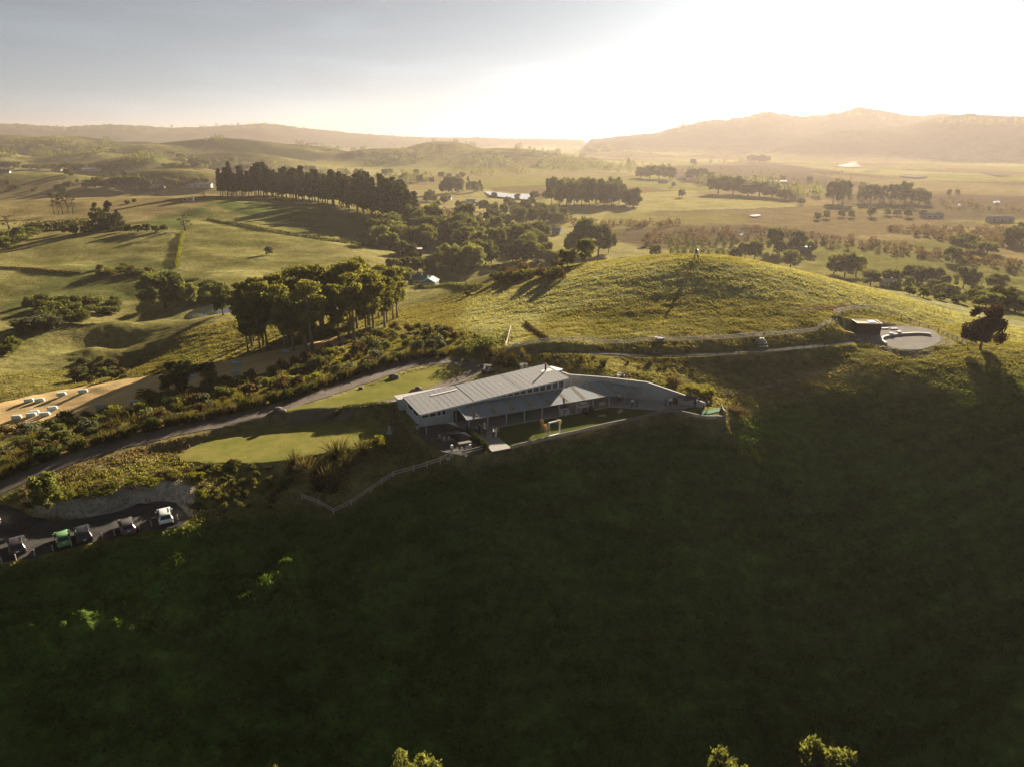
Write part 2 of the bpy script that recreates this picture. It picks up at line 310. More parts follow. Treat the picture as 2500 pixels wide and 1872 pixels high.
def leafmat(name, col, trans=.45, tint=(1.25, 1.15, .6), var=.35, attr=None, scale=.6, hue=.3):
    if name in MATS: return MATS[name]
    m, t, o = newmat(name)
    if attr: a = nd(t, 'ShaderNodeAttribute', attribute_name=attr); base = a.outputs['Color']
    else: rgb = nd(t, 'ShaderNodeRGB'); rgb.outputs[0].default_value = (*col, 1); base = rgb.outputs[0]
    nz = noise_var(t, scale, 3, .7); c = vmul(t, base, ramp(t, nz.outputs[0], .3, .7, 1 - var, 1 + var))
    if not attr:
        oi = nd(t, 'ShaderNodeObjectInfo'); c = vmul(t, c, ramp(t, oi.outputs['Random'], 0, 1, 1 - hue, 1 + hue))
    d = nd(t, 'ShaderNodeBsdfDiffuse'); tr = nd(t, 'ShaderNodeBsdfTranslucent'); mx = nd(t, 'ShaderNodeMixShader'); mx.inputs[0].default_value = trans
    tm = nd(t, 'ShaderNodeVectorMath', operation='MULTIPLY'); tm.inputs[1].default_value = tint
    t.links.new(c, d.inputs[0]); t.links.new(c, tm.inputs[0]); t.links.new(tm.outputs[0], tr.inputs[0])
    t.links.new(d.outputs[0], mx.inputs[1]); t.links.new(tr.outputs[0], mx.inputs[2]); t.links.new(mx.outputs[0], o.inputs[0])
    MATS[name] = m; return m

# ------------------------------------------------------------------ mesh helpers
def mesh_np(name, V, F, mats=(), smooth=False, midx=None):
    V = np.asarray(V, np.float32); me = bpy.data.meshes.new(name)
    if isinstance(F, np.ndarray): k = F.shape[1]; cnt = np.full(len(F), k, np.int32); idx = F.astype(np.int32).ravel()
    else: cnt = np.array([len(f) for f in F], np.int32); idx = np.array([i for f in F for i in f], np.int32)
    me.vertices.add(len(V)); me.vertices.foreach_set('co', V.ravel())
    me.loops.add(len(idx)); me.loops.foreach_set('vertex_index', idx)
    me.polygons.add(len(cnt)); st = np.zeros(len(cnt), np.int32); st[1:] = np.cumsum(cnt)[:-1]
    me.polygons.foreach_set('loop_start', st); me.polygons.foreach_set('loop_total', cnt)
    for m in mats: me.materials.append(m)
    if midx is not None: me.polygons.foreach_set('material_index', np.asarray(midx, np.int32))
    me.update(calc_edges=True)
    me.polygons.foreach_set('use_smooth', np.full(len(cnt), bool(smooth)))
    return me
def colattr(me, name, C):
    a = me.color_attributes.new(name, 'FLOAT_COLOR', 'POINT'); c = np.ones((len(C), 4), np.float32); c[:, :3] = C; a.data.foreach_set('color', c.ravel())
def link(name, data, parent=None, loc=None, rot=None, scale=None):
    o = bpy.data.objects.new(name, data); COL.objects.link(o)
    if parent is not None: o.parent = parent
    if loc is not None: o.location = loc
    if rot is not None: o.rotation_euler = rot if hasattr(rot, '__len__') else (0, 0, rot)
    if scale is not None: o.scale = scale if hasattr(scale, '__len__') else (scale,) * 3
    return o
def tag(o, label, cat, group=None):
    o['label'] = label; o['category'] = cat
    if group: o['group'] = group
    return o
def thing(name, label, cat, loc=(0, 0, 0), rotz=0.0, group=None):
    return tag(link(name, None, None, loc, rotz), label, cat, group)
def struct(o): o['kind'] = 'structure'; return o
class MB:
    def __init__(s): s.v = []; s.f = []; s.m = []
    def add(s, V, F, mi=0):
        b = len(s.v); s.v += [tuple(p) for p in V]; s.f += [tuple(i + b for i in f) for f in F]; s.m += [mi] * len(F); return s
    def box(s, c, d, rz=0.0, mi=0, taper=1.0):
        x, y, z = (q / 2 for q in d); V = []
        for k, t in ((-z, 1.0), (z, taper)):
            for a, b in ((-x, -y), (x, -y), (x, y), (-x, y)):
                a *= t; b *= t
                V.append((c[0] + a * math.cos(rz) - b * math.sin(rz), c[1] + a * math.sin(rz) + b * math.cos(rz), c[2] + k))
        return s.add(V, [(3, 2, 1, 0), (4, 5, 6, 7), (0, 1, 5, 4), (1, 2, 6, 5), (2, 3, 7, 6), (3, 0, 4, 7)], mi)
    def tube(s, pts, rad, n=6, mi=0, cap=True):
        pts = [Vector(p) for p in pts]; rad = rad if hasattr(rad, '__len__') else [rad] * len(pts); V = []; F = []
        for i, p in enumerate(pts):
            d = (pts[min(i + 1, len(pts) - 1)] - pts[max(i - 1, 0)]).normalized(); a = d.orthogonal().normalized(); b = d.cross(a)
            for k in range(n):
                t = 2 * math.pi * k / n; V.append(p + (a * math.cos(t) + b * math.sin(t)) * rad[i])
        for i in range(len(pts) - 1):
            for k in range(n): F.append((i * n + k, i * n + (k + 1) % n, (i + 1) * n + (k + 1) % n, (i + 1) * n + k))
        if cap: F.append(tuple(range(n))[::-1]); F.append(tuple((len(pts) - 1) * n + k for k in range(n)))
        return s.add(V, F, mi)
    def slab(s, top, th, mi=0):                      # polygon given by its top points, thickened downwards
        n = len(top); V = [tuple(p) for p in top] + [(p[0], p[1], p[2] - th) for p in top]
        return s.add(V, [tuple(range(n)), tuple(range(2 * n - 1, n - 1, -1))] + [(i + n, (i + 1) % n + n, (i + 1) % n, i) for i in range(n)], mi)
    def wall(s, pts, th, mi=0):                      # vertical wall from (x,y,z0,z1) stations
        n = len(pts); V = []; F = []
        for i, (x, y, z0, z1) in enumerate(pts):
            a = pts[max(i - 1, 0)]; b = pts[min(i + 1, n - 1)]; d = Vector((b[0] - a[0], b[1] - a[1])).normalized(); nx, ny = -d.y * th / 2, d.x * th / 2
            V += [(x - nx, y - ny, z0), (x + nx, y + ny, z0), (x + nx, y + ny, z1), (x - nx, y - ny, z1)]
        for i in range(n - 1):
            for k in range(4): F.append((i * 4 + k, (i + 1) * 4 + k, (i + 1) * 4 + (k + 1) % 4, i * 4 + (k + 1) % 4))
        F += [(3, 2, 1, 0), tuple((n - 1) * 4 + k for k in range(4))]
        return s.add(V, F, mi)
    def lathe(s, prof, n=12, c=(0, 0, 0), mi=0):
        V = []; F = []
        for r, z in prof:
            for k in range(n): V.append((c[0] + r * math.cos(2 * math.pi * k / n), c[1] + r * math.sin(2 * math.pi * k / n), c[2] + z))
        for i in range(len(prof) - 1):
            for k in range(n): F.append((i * n + k, i * n + (k + 1) % n, (i + 1) * n + (k + 1) % n, (i + 1) * n + k))
        F += [tuple(range(n))[::-1], tuple((len(prof) - 1) * n + k for k in range(n))]
        return s.add(V, F, mi)
    def mesh(s, name, mats, smooth=False):
        return mesh_np(name, s.v, s.f, mats if isinstance(mats, (list, tuple)) else [mats], smooth, s.m)
    def build(s, name, mats, parent=None, smooth=False, **kw): return link(name, s.mesh(name, mats, smooth), parent, **kw)
UNIT = None
_unit = {}
def unitbox(mat):
    if mat.name not in _unit: _unit[mat.name] = MB().box((0, 0, .5), (1, 1, 1)).mesh('box_' + mat.name, mat)
    return _unit[mat.name]
def copy_tree(o, parent=None):
    c = o.copy(); COL.objects.link(c); c.parent = parent
    for ch in o.children: copy_tree(ch, c)
    return c

# ------------------------------------------------------------------ land cover colours (albedo of what grows there; shade toned in on the near hillside)
GREEN = np.array((.135, .130, .040)); PALE = np.array((.25, .225, .088)); DRY = np.array((.20, .16, .072)); TAWNY = np.array((.15, .115, .055)); SWAMP = np.array((.085, .062, .038))
SCRUB = np.array((.035, .042, .018)); STRAW = np.array((.30, .225, .11)); CLAY = np.array((.36, .335, .29))
PX, PY = project(GX, GY, GZ)
n1 = fbm(GX / 14, GY / 9, 3, 61); n2 = fbm(GX / 60, GY / 45, 3, 62); n3 = fbm(GX / 5, GY / 3.5, 2, 63)
def mixc(C, col, wgt): return C * (1 - wgt[..., None]) + np.asarray(col) * wgt[..., None]
C = np.broadcast_to(GREEN, (NR, NT, 3)).copy()
C = mixc(C, PALE, sstep(.35, .75, .6 * n1 + .4 * n3) * .8)
C = mixc(C, TAWNY, sstep(.55, .8, n2) * .35)
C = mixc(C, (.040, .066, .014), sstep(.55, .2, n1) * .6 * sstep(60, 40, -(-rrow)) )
# near hillside cover: a darker green with its shade put into the colour
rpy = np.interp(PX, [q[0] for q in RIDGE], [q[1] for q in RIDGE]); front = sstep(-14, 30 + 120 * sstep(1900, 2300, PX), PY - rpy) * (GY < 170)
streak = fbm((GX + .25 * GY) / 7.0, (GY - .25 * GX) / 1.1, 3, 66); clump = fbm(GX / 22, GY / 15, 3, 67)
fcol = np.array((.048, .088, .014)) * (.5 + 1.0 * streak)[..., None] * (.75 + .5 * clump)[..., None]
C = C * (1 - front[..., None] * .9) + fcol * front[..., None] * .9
# open plain: a patchwork of paddocks
fa = np.floor((GX * .8 + GY * .35 + 60 * n2) / 210); fb = np.floor((GY - GX * .4 + 80 * n2) / 260)
fh = _hash(fa, fb, 5); far = sstep(430, 620, rrow) * sstep(-6, -16, GZ)
FC = np.where((fh < .3)[..., None], DRY, np.where((fh < .55)[..., None], PALE, np.where((fh < .8)[..., None], GREEN * 1.35, TAWNY)))
C = C * (1 - far[..., None]) + FC * far[..., None]
def zone(poly, col, amt=1.0, e=6, ymin=0, ymax=1e9):
    global C
    xs = [p[0] for p in poly]; ys = [p[1] for p in poly]
    m = (PX > min(xs) - 30) & (PX < max(xs) + 30) & (PY > min(ys) - 30) & (PY < max(ys) + 30) & (GY > ymin) & (GY < ymax)
    d = seg_dist(PX[m], PY[m] * 1.0, poly) + (n3[m] - .5) * e * 1.5
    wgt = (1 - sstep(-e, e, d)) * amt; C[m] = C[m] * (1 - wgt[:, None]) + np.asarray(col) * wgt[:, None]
zone([(-50, 445), (250, 450), (480, 450), (540, 470), (470, 520), (380, 550), (200, 560), (-50, 570)], DRY, .9, 6, 500)
zone([(600, 470), (1150, 470), (1150, 500), (1000, 530), (900, 470)], DRY, .5, 6, 800)
zone([(1420, 560), (1620, 540), (1900, 555), (2200, 600), (2520, 640), (2520, 690), (2250, 590), (1950, 585), (1780, 600), (1600, 610), (1500, 590)], SWAMP, .9, 5, 300)
zone([(1600, 405), (1900, 400), (2060, 420), (2250, 440), (2520, 445), (2520, 462), (2100, 455), (1800, 470), (1650, 440)], SWAMP, .9, 4, 900)
zone([(2000, 470), (2520, 480), (2520, 535), (2300, 540), (2050, 500)], SWAMP, .8, 4, 700)
zone([(1450, 655), (1620, 640), (1700, 615), (1500, 600), (1440, 620)], PALE, .8, 4, 300)
zone([(1960, 620), (2060, 590), (2320, 588), (2520, 650), (2520, 760), (2300, 700), (2060, 670)], (.13, .125, .038), .9, 6, 260)
zone([(1480, 520), (1800, 520), (1830, 545), (1560, 555), (1450, 570)], (.17, .15, .05), .8, 5, 500)
zone([(1980, 425), (2520, 455), (2520, 480), (2200, 465)], DRY, .8, 4, 900)
zone([(150, 660), (330, 625), (430, 650), (420, 700), (300, 740), (180, 760), (20, 790), (0, 740)], (.07, .085, .026), .6, 12, 260)
zone([(0, 860), (150, 830), (230, 800), (360, 770), (420, 740), (440, 770), (300, 830), (240, 870), (260, 930), (120, 950), (0, 960)], (.155, .145, .05), .7, 10, 150, 300)
zone([(250, 900), (240, 840), (300, 800), (400, 860), (430, 920), (330, 945)], (.12, .105, .035), .8, 12, 150, 300)
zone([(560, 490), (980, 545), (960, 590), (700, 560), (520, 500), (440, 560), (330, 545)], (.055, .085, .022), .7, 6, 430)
zone([(850, 760), (1050, 700), (1200, 700), (1120, 800), (950, 800)], (.16, .145, .05), .8, 12, 150, 300)
zone([(1150, 720), (1500, 640), (1900, 645), (2500, 790), (2500, 830), (2350, 800), (2000, 740), (1600, 720), (1350, 760), (1250, 850), (1120, 800)], (.26, .26, .13), .9, 20, 140, 250)
zone([(1945, 757), (1990, 748), (2040, 745), (2105, 747), (2115, 752), (2060, 757), (1990, 761)], (.13, .10, .075), 1.0, 3, 140, 250)
# rough tawny verge between drive and lawn, clay cut, worn ground
vd = seg_dist(GX, GY, DRIVE, False); ld = seg_dist(GX, GY, LAWN)
ok = (GY < 140) & (GX < -16) & (GY > 70) & (vd > 2.6) & (ld > .3)
C = mixc(C, (.17, .13, .068), ok * sstep(10, 5, vd) * (ld < 22) * .85 * (PY > 1000))
pdist = seg_dist(GX, GY, PARK)
cut = ((pdist > -.2) & (pdist < 3.3) & (PX > 60) & (PX < 475) & (PY < 1262))
C = mixc(C, CLAY, cut * sstep(3.3, 2.4, pdist + (n3 - .5) * 2.2) * np.clip((PX - 60) / 60, 0, 1))
C = mixc(C, (.17, .14, .08), (1 - sstep(.5, 2.4, np.abs(seg_dist(GX, GY, PADPOLY) - 1.2) + n3)) * .6)
cd_ = seg_dist(GX, GY, COURT); C = mixc(C, (.20, .19, .16), ((cd_ > -1) & (cd_ < 3)) * sstep(.35, .6, n1) * .8)
C = mixc(C, (.16, .125, .09), 1 - sstep(2, 6, seg_dist(GX, GY, smooth_poly([tuple(at(*q))[:2] for q in [(1955, 752, 7.2), (2010, 747, 7.3), (2100, 748, 7.2), (2060, 757, 6.9), (1990, 760, 6.8)]])) + (n3 - .5) * 2)) if False else C
# dark forest on the far ranges
wood = sstep(.42, .56, fbm(GX / 330, GY / 330, 3, 71)) * sstep(1500, 2200, rrow) * sstep(-24, -6, GZ)
C = mixc(C, SCRUB, np.clip(wood + sstep(2900, 3300, rrow) * sstep(-20, 15, GZ), 0, 1) * .92)

m, t, o = newmat('pasture'); p = nd(t, 'ShaderNodeBsdfPrincipled'); t.links.new(p.outputs[0], o.inputs[0])
p.inputs['Roughness'].default_value = .85; p.inputs['Specular IOR Level'].default_value = .0
p.inputs['Sheen Weight'].default_value = .0; p.inputs['Sheen Roughness'].default_value = .45; p.inputs['Sheen Tint'].default_value = (.95, .85, .45, 1)
a = nd(t, 'ShaderNodeAttribute', attribute_name='cover')
na = noise_var(t, .55, 5, .7); nb = noise_var(t, .045, 4, .6)
c1 = vmul(t, a.outputs['Color'], ramp(t, na.outputs[0], .3, .7, .55, 1.45)); c2 = vmul(t, c1, ramp(t, nb.outputs[0], .3, .7, .8, 1.22))
t.links.new(c2, p.inputs['Base Color'])
bu = nd(t, 'ShaderNodeBump'); bu.inputs['Distance'].default_value = .35; bu.inputs['Strength'].default_value = .8
nc = noise_var(t, 1.1, 5, .7); t.links.new(nc.outputs[0], bu.inputs['Height']); t.links.new(bu.outputs[0], p.inputs['Normal'])
MATS['pasture'] = m
ii = np.arange(NR * NT).reshape(NR, NT)
F = np.stack([ii[:-1, :-1], ii[:-1, 1:], ii[1:, 1:], ii[1:, :-1]], -1).reshape(-1, 4)[:, ::-1]
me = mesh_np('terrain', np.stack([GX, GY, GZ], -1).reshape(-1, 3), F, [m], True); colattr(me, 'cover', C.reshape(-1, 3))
struct(link('terrain', me))

# ------------------------------------------------------------------ sheets laid on the ground
def sheet(name, poly, mat, res, off=.06, flatz=None):
    xs = [q[0] for q in poly]; ys = [q[1] for q in poly]
    nx = int((max(xs) - min(xs)) / res) + 3; ny = int((max(ys) - min(ys)) / res) + 3
    X, Y = np.meshgrid(min(xs) - res + np.arange(nx) * res, min(ys) - res + np.arange(ny) * res, indexing='ij')
    cx = X[:-1, :-1] + res / 2; cy = Y[:-1, :-1] + res / 2
    keep = seg_dist(cx, cy, poly) < 0
    idx = np.arange(nx * ny).reshape(nx, ny)
    F = np.stack([idx[:-1, :-1], idx[1:, :-1], idx[1:, 1:], idx[:-1, 1:]], -1)[keep]
    cntc = np.zeros(nx * ny, int); np.add.at(cntc, F.ravel(), 1)
    x = X.ravel().copy(); y = Y.ravel().copy(); used = np.unique(F); bd = used[cntc[used] < 4]
    P = np.array(poly)[:, :2]; best = np.full(len(bd), 1e9); bx = x[bd].copy(); by = y[bd].copy(); ox, oy = bx.copy(), by.copy()
    for i in range(len(P)):
        a, b = P[i], P[(i + 1) % len(P)]; d = b - a; L = d @ d + 1e-12
        tt = np.clip(((ox - a[0]) * d[0] + (oy - a[1]) * d[1]) / L, 0, 1); qx = a[0] + tt * d[0]; qy = a[1] + tt * d[1]; dd = np.hypot(qx - ox, qy - oy)
        mm = dd < best; best[mm] = dd[mm]; bx[mm] = qx[mm]; by[mm] = qy[mm]
    mv = best < res * 1.2; x[bd[mv]] = bx[mv]; y[bd[mv]] = by[mv]
    remap = -np.ones(nx * ny, int); remap[used] = np.arange(len(used)); x = x[used]; y = y[used]
    z = np.full(len(x), flatz) if flatz is not None else bilin(GZ, x, y) + off
    return struct(link(name, mesh_np(name, np.stack([x, y, z], -1), remap[F], [mat], True)))
def ribbon_poly(pts, half):
    L, Rr = [], []
    for i in range(len(pts)):
        a = pts[max(i - 1, 0)]; b = pts[min(i + 1, len(pts) - 1)]; d = Vector((b[0] - a[0], b[1] - a[1])).normalized()
        h = half[i] if hasattr(half, '__len__') else half
        L.append((pts[i][0] - d.y * h, pts[i][1] + d.x * h)); Rr.append((pts[i][0] + d.y * h, pts[i][1] - d.x * h))
    return L + Rr[::-1]
gravel = surf('gravel', (.11, .092, .075), .95, .3, .3, bump=.03, bscale=7, col2=(.17, .145, .12), spec=.05)
darkgravel = surf('dark_gravel', (.042, .040, .04), .95, .35, .35, bump=.04, bscale=6, col2=(.085, .078, .07), spec=.05)
mown = surf('mown_grass', (.135, .145, .034), .8, .35, .22, bump=.05, bscale=4, spec=.0, col2=(.205, .185, .055))
stubble = surf('hay_stubble', (.50, .36, .17), .9, .08, .2, bump=.06, bscale=1.5, spec=.0)
asph = surf('chip_seal', (.13, .125, .12), 1.0, .6, .2, bump=.02, bscale=8, spec=0)
conc = surf('concrete', (.35, .35, .335), .75, .7, .18, bump=.01, bscale=3)
def ragged(poly, amp, sc=1.7, sd=5):
    P = [];
    for i in range(len(poly)):
        a, b = np.array(poly[i][:2]), np.array(poly[(i + 1) % len(poly)][:2]); k = max(1, int(np.linalg.norm(b - a) / .8))
        for j in range(k): P.append(a + (b - a) * j / k)
    Q = []
    for i, q in enumerate(P):
        d = P[(i + 1) % len(P)] - P[i - 1]; L = np.linalg.norm(d) + 1e-9; n_ = np.array((d[1], -d[0])) / L
        Q.append(tuple(q + n_ * amp * 2 * (float(fbm(np.array([q[0] / sc]), np.array([q[1] / sc]), 2, sd)[0]) - .5)))
    return Q
sheet('gravel_drive', ragged(ribbon_poly(DRIVE, 2.15), .55), gravel, .6, .07)
sheet('drive_loop', ragged(ribbon_poly(DRIVE2, 1.6), .4), gravel, .5, .10)
sheet('car_park', ragged(PARK, .5), darkgravel, .6, .06)
sheet('upper_lawn', ragged(UPLAWN, .45), mown, .6, .13)
sheet('lawn', ragged(LAWN, .5), mown, .6, .07)
sheet('hay_field', ragged(HAY, 1.2, 5), stubble, 1.2, .10)
sheet('footpath', ragged(ribbon_poly(FPATH, .9), .2), asph, .5, .06)
sheet('paved_court', COURT, surf('court_paving', (.24, .23, .21), 1.0, .5, .15, spec=0, bump=.01), .5, .05)
# ponds and river reaches
m, t, o = newmat('water'); p = nd(t, 'ShaderNodeBsdfPrincipled'); t.links.new(p.outputs[0], o.inputs[0])
p.inputs['Base Color'].default_value = (.03, .035, .03, 1); p.inputs['Roughness'].default_value = .06; p.inputs['IOR'].default_value = 1.33
nz = noise_var(t, .8, 3, .6); b = nd(t, 'ShaderNodeBump'); b.inputs['Distance'].default_value = .003; t.links.new(nz.outputs[0], b.inputs['Height']); t.links.new(b.outputs[0], p.inputs['Normal'])
MATS['water'] = m
sheet('pond', smooth_poly([(-126.5, 268.5), (-121, 265), (-115, 267), (-107.5, 276), (-109.5, 287), (-118, 292), (-125, 290), (-128.5, 281)]), m, .8, 0, -18.4)
def water(name, rows, ymin=300, lift=.6):
    pts = [gp(*q, ymin) for q in rows]; zz = max(p.z for p in pts) + lift
    poly = smooth_poly([tuple(at(q[0], q[1], zz))[:2] for q in rows], True, 5)
    pts = np.array(poly); res = max(np.ptp(pts[:, 0]), np.ptp(pts[:, 1])) / 40
    sheet(name, poly, MATS['water'], res, 0, zz)
water('farm_pond', [(1184, 468), (1215, 470), (1250, 474), (1290, 474), (1300, 482), (1298, 488), (1262, 486), (1230, 482), (1200, 478)])
water('river_reach', [(2046, 405), (2070, 400), (2082, 395), (2098, 393), (2092, 399), (2104, 408), (2075, 408)], 900, 1.5)
water('river_reach', [(2192, 428), (2220, 426), (2262, 428), (2255, 433), (2215, 432)], 900, 1.5)
water('river_reach', [(2392, 417), (2410, 420), (2440, 425), (2470, 428), (2440, 430), (2405, 423)], 900, 1.5)
water('river_reach', [(1822, 450), (1850, 447), (1872, 450), (1846, 453)], 700, 1.2)
water('river_reach', [(2110, 416), (2140, 414), (2150, 417), (2122, 419)], 900, 1.5)
water('river_reach', [(2334, 500), (2346, 498), (2350, 503), (2340, 505)], 600, 1.0)
water('river_reach', [(2424, 493), (2438, 491), (2442, 495), (2430, 497)], 600, 1.0)
water('river_reach', [(1830, 526), (1850, 524), (1857, 527), (1840, 529)], 600, .8)
water('river_reach', [(1806, 572), (1814, 560), (1819, 562), (1812, 575)], 400, .6)

# ------------------------------------------------------------------ haze in the valley air
HCOL = (.36, .325, .305, 1); HDEN = 1.08e-4; HG = .43
m, t, o = newmat('haze'); v = nd(t, 'ShaderNodeVolumePrincipled'); t.links.new(v.outputs[0], o.inputs['Volume'])
v.inputs['Color'].default_value = HCOL; v.inputs['Density'].default_value = HDEN; v.inputs['Anisotropy'].default_value = HG
hz = MB().box((0, 7200, 87), (27000, 16400, 276)).build('haze', m); hz['kind'] = 'stuff'; hz.display_type = 'WIRE'

# ------------------------------------------------------------------ plants
def leaves(rs, cen, rad, per, size, up=.0, squash=(1, 1, 1), shell=.55):
    """many small leaf-clump faces spread through the volume of each cluster"""
    V = []; 
    for c, r, k in zip(cen, rad, per):
        d = rs.normal(size=(k, 3)); d /= np.linalg.norm(d, axis=1)[:, None] + 1e-9
        q = shell + (1 - shell) * rs.rand(k) ** .7; q *= 1 + .18 * rs.normal(size=k)
        p = np.asarray(c) + d * (np.asarray(squash) * r) * q[:, None]
        nrm = d + rs.normal(size=(k, 3)) * .75; nrm[:, 2] += up; nrm /= np.linalg.norm(nrm, axis=1)[:, None] + 1e-9
        a = np.cross(nrm, rs.normal(size=(k, 3))); a /= np.linalg.norm(a, axis=1)[:, None] + 1e-9; b = np.cross(nrm, a)
        s = size * (.6 + .8 * rs.rand(k))[:, None]
        V.append(np.stack([p - a * s, p - b * s * .55, p + a * s, p + b * s * .55 + nrm * s * .25], 1))
    V = np.concatenate(V); return V.reshape(-1, 3), np.arange(len(V) * 4).reshape(-1, 4)
bark = surf('bark', (.085, .062, .045), .9, 3, .3, bump=.02)
palebark = surf('pale_bark', (.20, .16, .12), .9, 2, .3)
LM = dict(gum=leafmat('gum_leaves', (.150, .155, .052), .5, (1.2, 1.1, .45), .4), pine=leafmat('pine_needles', (.060, .068, .032), .3, var=.35),
          dark=leafmat('dark_leaves', (.095, .108, .040), .48), mid=leafmat('mid_leaves', (.115, .130, .042), .48), light=leafmat('light_leaves', (.140, .155, .052), .5),
          red=leafmat('copper_leaves', (.055, .040, .026), .3, (1.2, .85, .5)), brown=leafmat('brown_leaves', (.120, .090, .045), .35, (1.1, .95, .5), .3), olive=leafmat('olive_leaves', (.095, .105, .035), .45),
          grey=leafmat('grey_leaves', (.12, .125, .075), .35, (1.1, 1.1, .7)), flax=leafmat('flax_leaves', (.075, .070, .026), .35, (1.4, 1.2, .5), .3), flaxred=leafmat('bronze_flax_leaves', (.105, .090, .042), .35, (1.25, 1.1, .55), .3),
          lime=leafmat('lime_leaves', (.15, .155, .030), .5, (1.3, 1.2, .4)), hedge=leafmat('hedge_leaves', (.045, .065, .018), .35), sparse=leafmat('sparse_leaves', (.075, .066, .040), .35))
for k in ('flax', 'flaxred'):                       # flax blades are glossy
    pass
def trunk_mb(rs, H, r0, top=.8, lean=.06, limbs=(), n=6):
    b = MB(); l = rs.normal(size=2) * lean * H; P = []
    for i in range(5):
        t = i / 4; P.append((l[0] * t * t, l[1] * t * t, H * top * t - .3 * (i == 0)))
    b.tube(P, [r0 * (1.25 if i == 0 else 1 - .8 * i / 4) for i in range(5)], n)
    for h, e in limbs:
        i = min(int(h / (H * top) * 4), 3); f = h / (H * top) * 4 - i; s = np.array(P[i]) * (1 - f) + np.array(P[i + 1]) * f
        s[2] = h; mid = (s + np.array(e)) / 2 + np.array((0, 0, -.04 * H)); b.tube([s, mid, e], [r0 * .42, r0 * .28, r0 * .1], 5)
    return b, l
def gen(kind, seed):
    rs = np.random.RandomState(seed)
    if kind == 'gum':
        H = 20.0; cen = []; rad = []; limbs = []
        for i in range(20):
            h = H * (.34 + .62 * rs.rand() ** .8); a = rs.rand() * 6.28; rmax = 3.6 * math.sin(math.pi * min(max((h / H - .30) / .78, 0), 1)) + .4
            e = (math.cos(a) * rmax * rs.uniform(.45, 1), math.sin(a) * rmax * rs.uniform(.45, 1), h); cen.append(e); rad.append(rs.uniform(1.0, 1.9)); limbs.append((max(h - rs.uniform(2, 5), 5), e))
        cen.append((0, 0, H * .93)); rad.append(2.0)
        tb, l = trunk_mb(rs, H, .32, .9, .03, limbs[:11])
        V, F = leaves(rs, cen, rad, [int(85 * r * r) for r in rad], .36, .3, (1, 1, .72), .6); mk = 'gum'; bk = palebark
    elif kind == 'pine':
        H = 24.0; cen = []; rad = []
        for i in range(26):
            t = .26 + .74 * (i / 25); a = i * 2.4 + rs.rand(); rm = 2.5 * (1 - t) ** .45 + .5; k = rs.uniform(.5, 1.0)
            cen.append((math.cos(a) * rm * k, math.sin(a) * rm * k, H * t - .5)); rad.append(1.15 + .8 * (1 - t))
        tb, l = trunk_mb(rs, H, .34, .92, .015)
        V, F = leaves(rs, cen, rad, [int(60 * r) + 18 for r in rad], .62, .1, (1, 1, .6), .4); mk = 'pine'; bk = bark
    elif kind in ('dark', 'mid', 'light', 'red'):
        H = 10.0; cen = []; rad = []; limbs = []
        for i in range(34):
            a = rs.rand() * 6.28; ph = rs.rand(); h = H * (.22 + .70 * ph); rm = 4.0 * math.sqrt(max(1 - ((h / H - .50) / .52) ** 2, .02)); k = rs.uniform(.55, 1.0) ** .6
            cen.append((math.cos(a) * rm * k, math.sin(a) * rm * k, h)); rad.append(rs.uniform(.75, 1.5))
        for i in range(9): a = i * .7; cen.append((math.cos(a) * 1.5, math.sin(a) * 1.5, H * (.38 + .055 * i))); rad.append(1.5)
        for i in range(6): limbs.append((H * .22, cen[i]))
        tb, l = trunk_mb(rs, H, .28, .6, .02, limbs)
        V, F = leaves(rs, cen, rad, [int(80 * r * r) + 20 for r in rad], .33, .2, (1, 1, .85), .6); mk = kind; bk = bark
    elif kind == 'conifer':
        H = 14.0; cen = []; rad = []
        for i in range(44):
            t = .06 + .94 * rs.rand() ** 1.2; a = rs.rand() * 6.28; rm = 4.6 * (1 - t) ** .7 * (.9 + .2 * rs.rand()) + .1; k = rs.uniform(.6, 1)
            cen.append((math.cos(a) * rm * k, math.sin(a) * rm * k, H * t)); rad.append(.7 + 1.0 * (1 - t))
        tb, l = trunk_mb(rs, H, .35, .9, .01)
        V, F = leaves(rs, cen, rad, [int(55 * r) + 14 for r in rad], .36, .1, (1, 1, .8), .5); mk = 'pine'; bk = bark
    elif kind == 'sparse':
        H = 16.0; cen = []; rad = []; limbs = []
        for i in range(12):
            h = H * (.35 + .62 * rs.rand()); a = rs.rand() * 6.28; k = rs.uniform(.6, 2.4); e = (math.cos(a) * k, math.sin(a) * k, h); cen.append(e); rad.append(rs.uniform(.5, 1.1)); limbs.append((max(h - 2.5, 3), e))
        tb, l = trunk_mb(rs, H, .26, .95, .02, limbs)
        V, F = leaves(rs, cen, rad, [int(50 * r) for r in rad], .28, .1, (1, 1, .8), .5); mk = 'sparse'; bk = bark
    elif kind == 'poplar':
        H = 16.0; cen = []; rad = []
        for i in range(26):
            t = .14 + .84 * (i / 25); a = rs.rand() * 6.28; rm = 1.7 * math.sin(math.pi * min(t + .05, 1)) ** .7; cen.append((math.cos(a) * rm * .8, math.sin(a) * rm * .8, H * t)); rad.append(rs.uniform(.7, 1.2))
        tb, l = trunk_mb(rs, H, .25, .85, .01)
        V, F = leaves(rs, cen, rad, [int(52 * r) for r in rad], .3, .1, (1, 1, 1.2), .5); mk = 'mid'; bk = bark
    return tb.mesh(kind + '_trunk', bk, True), mesh_np(kind + '_crown', V, F, [LM[mk]])
TREES = {}
for k, nv in (('gum', 5), ('pine', 4), ('dark', 4), ('mid', 4), ('light', 4), ('red', 1), ('conifer', 3), ('sparse', 3), ('poplar', 3)):
    TREES[k] = [gen(k, 100 + 17 * i + len(k)) for i in range(nv)]
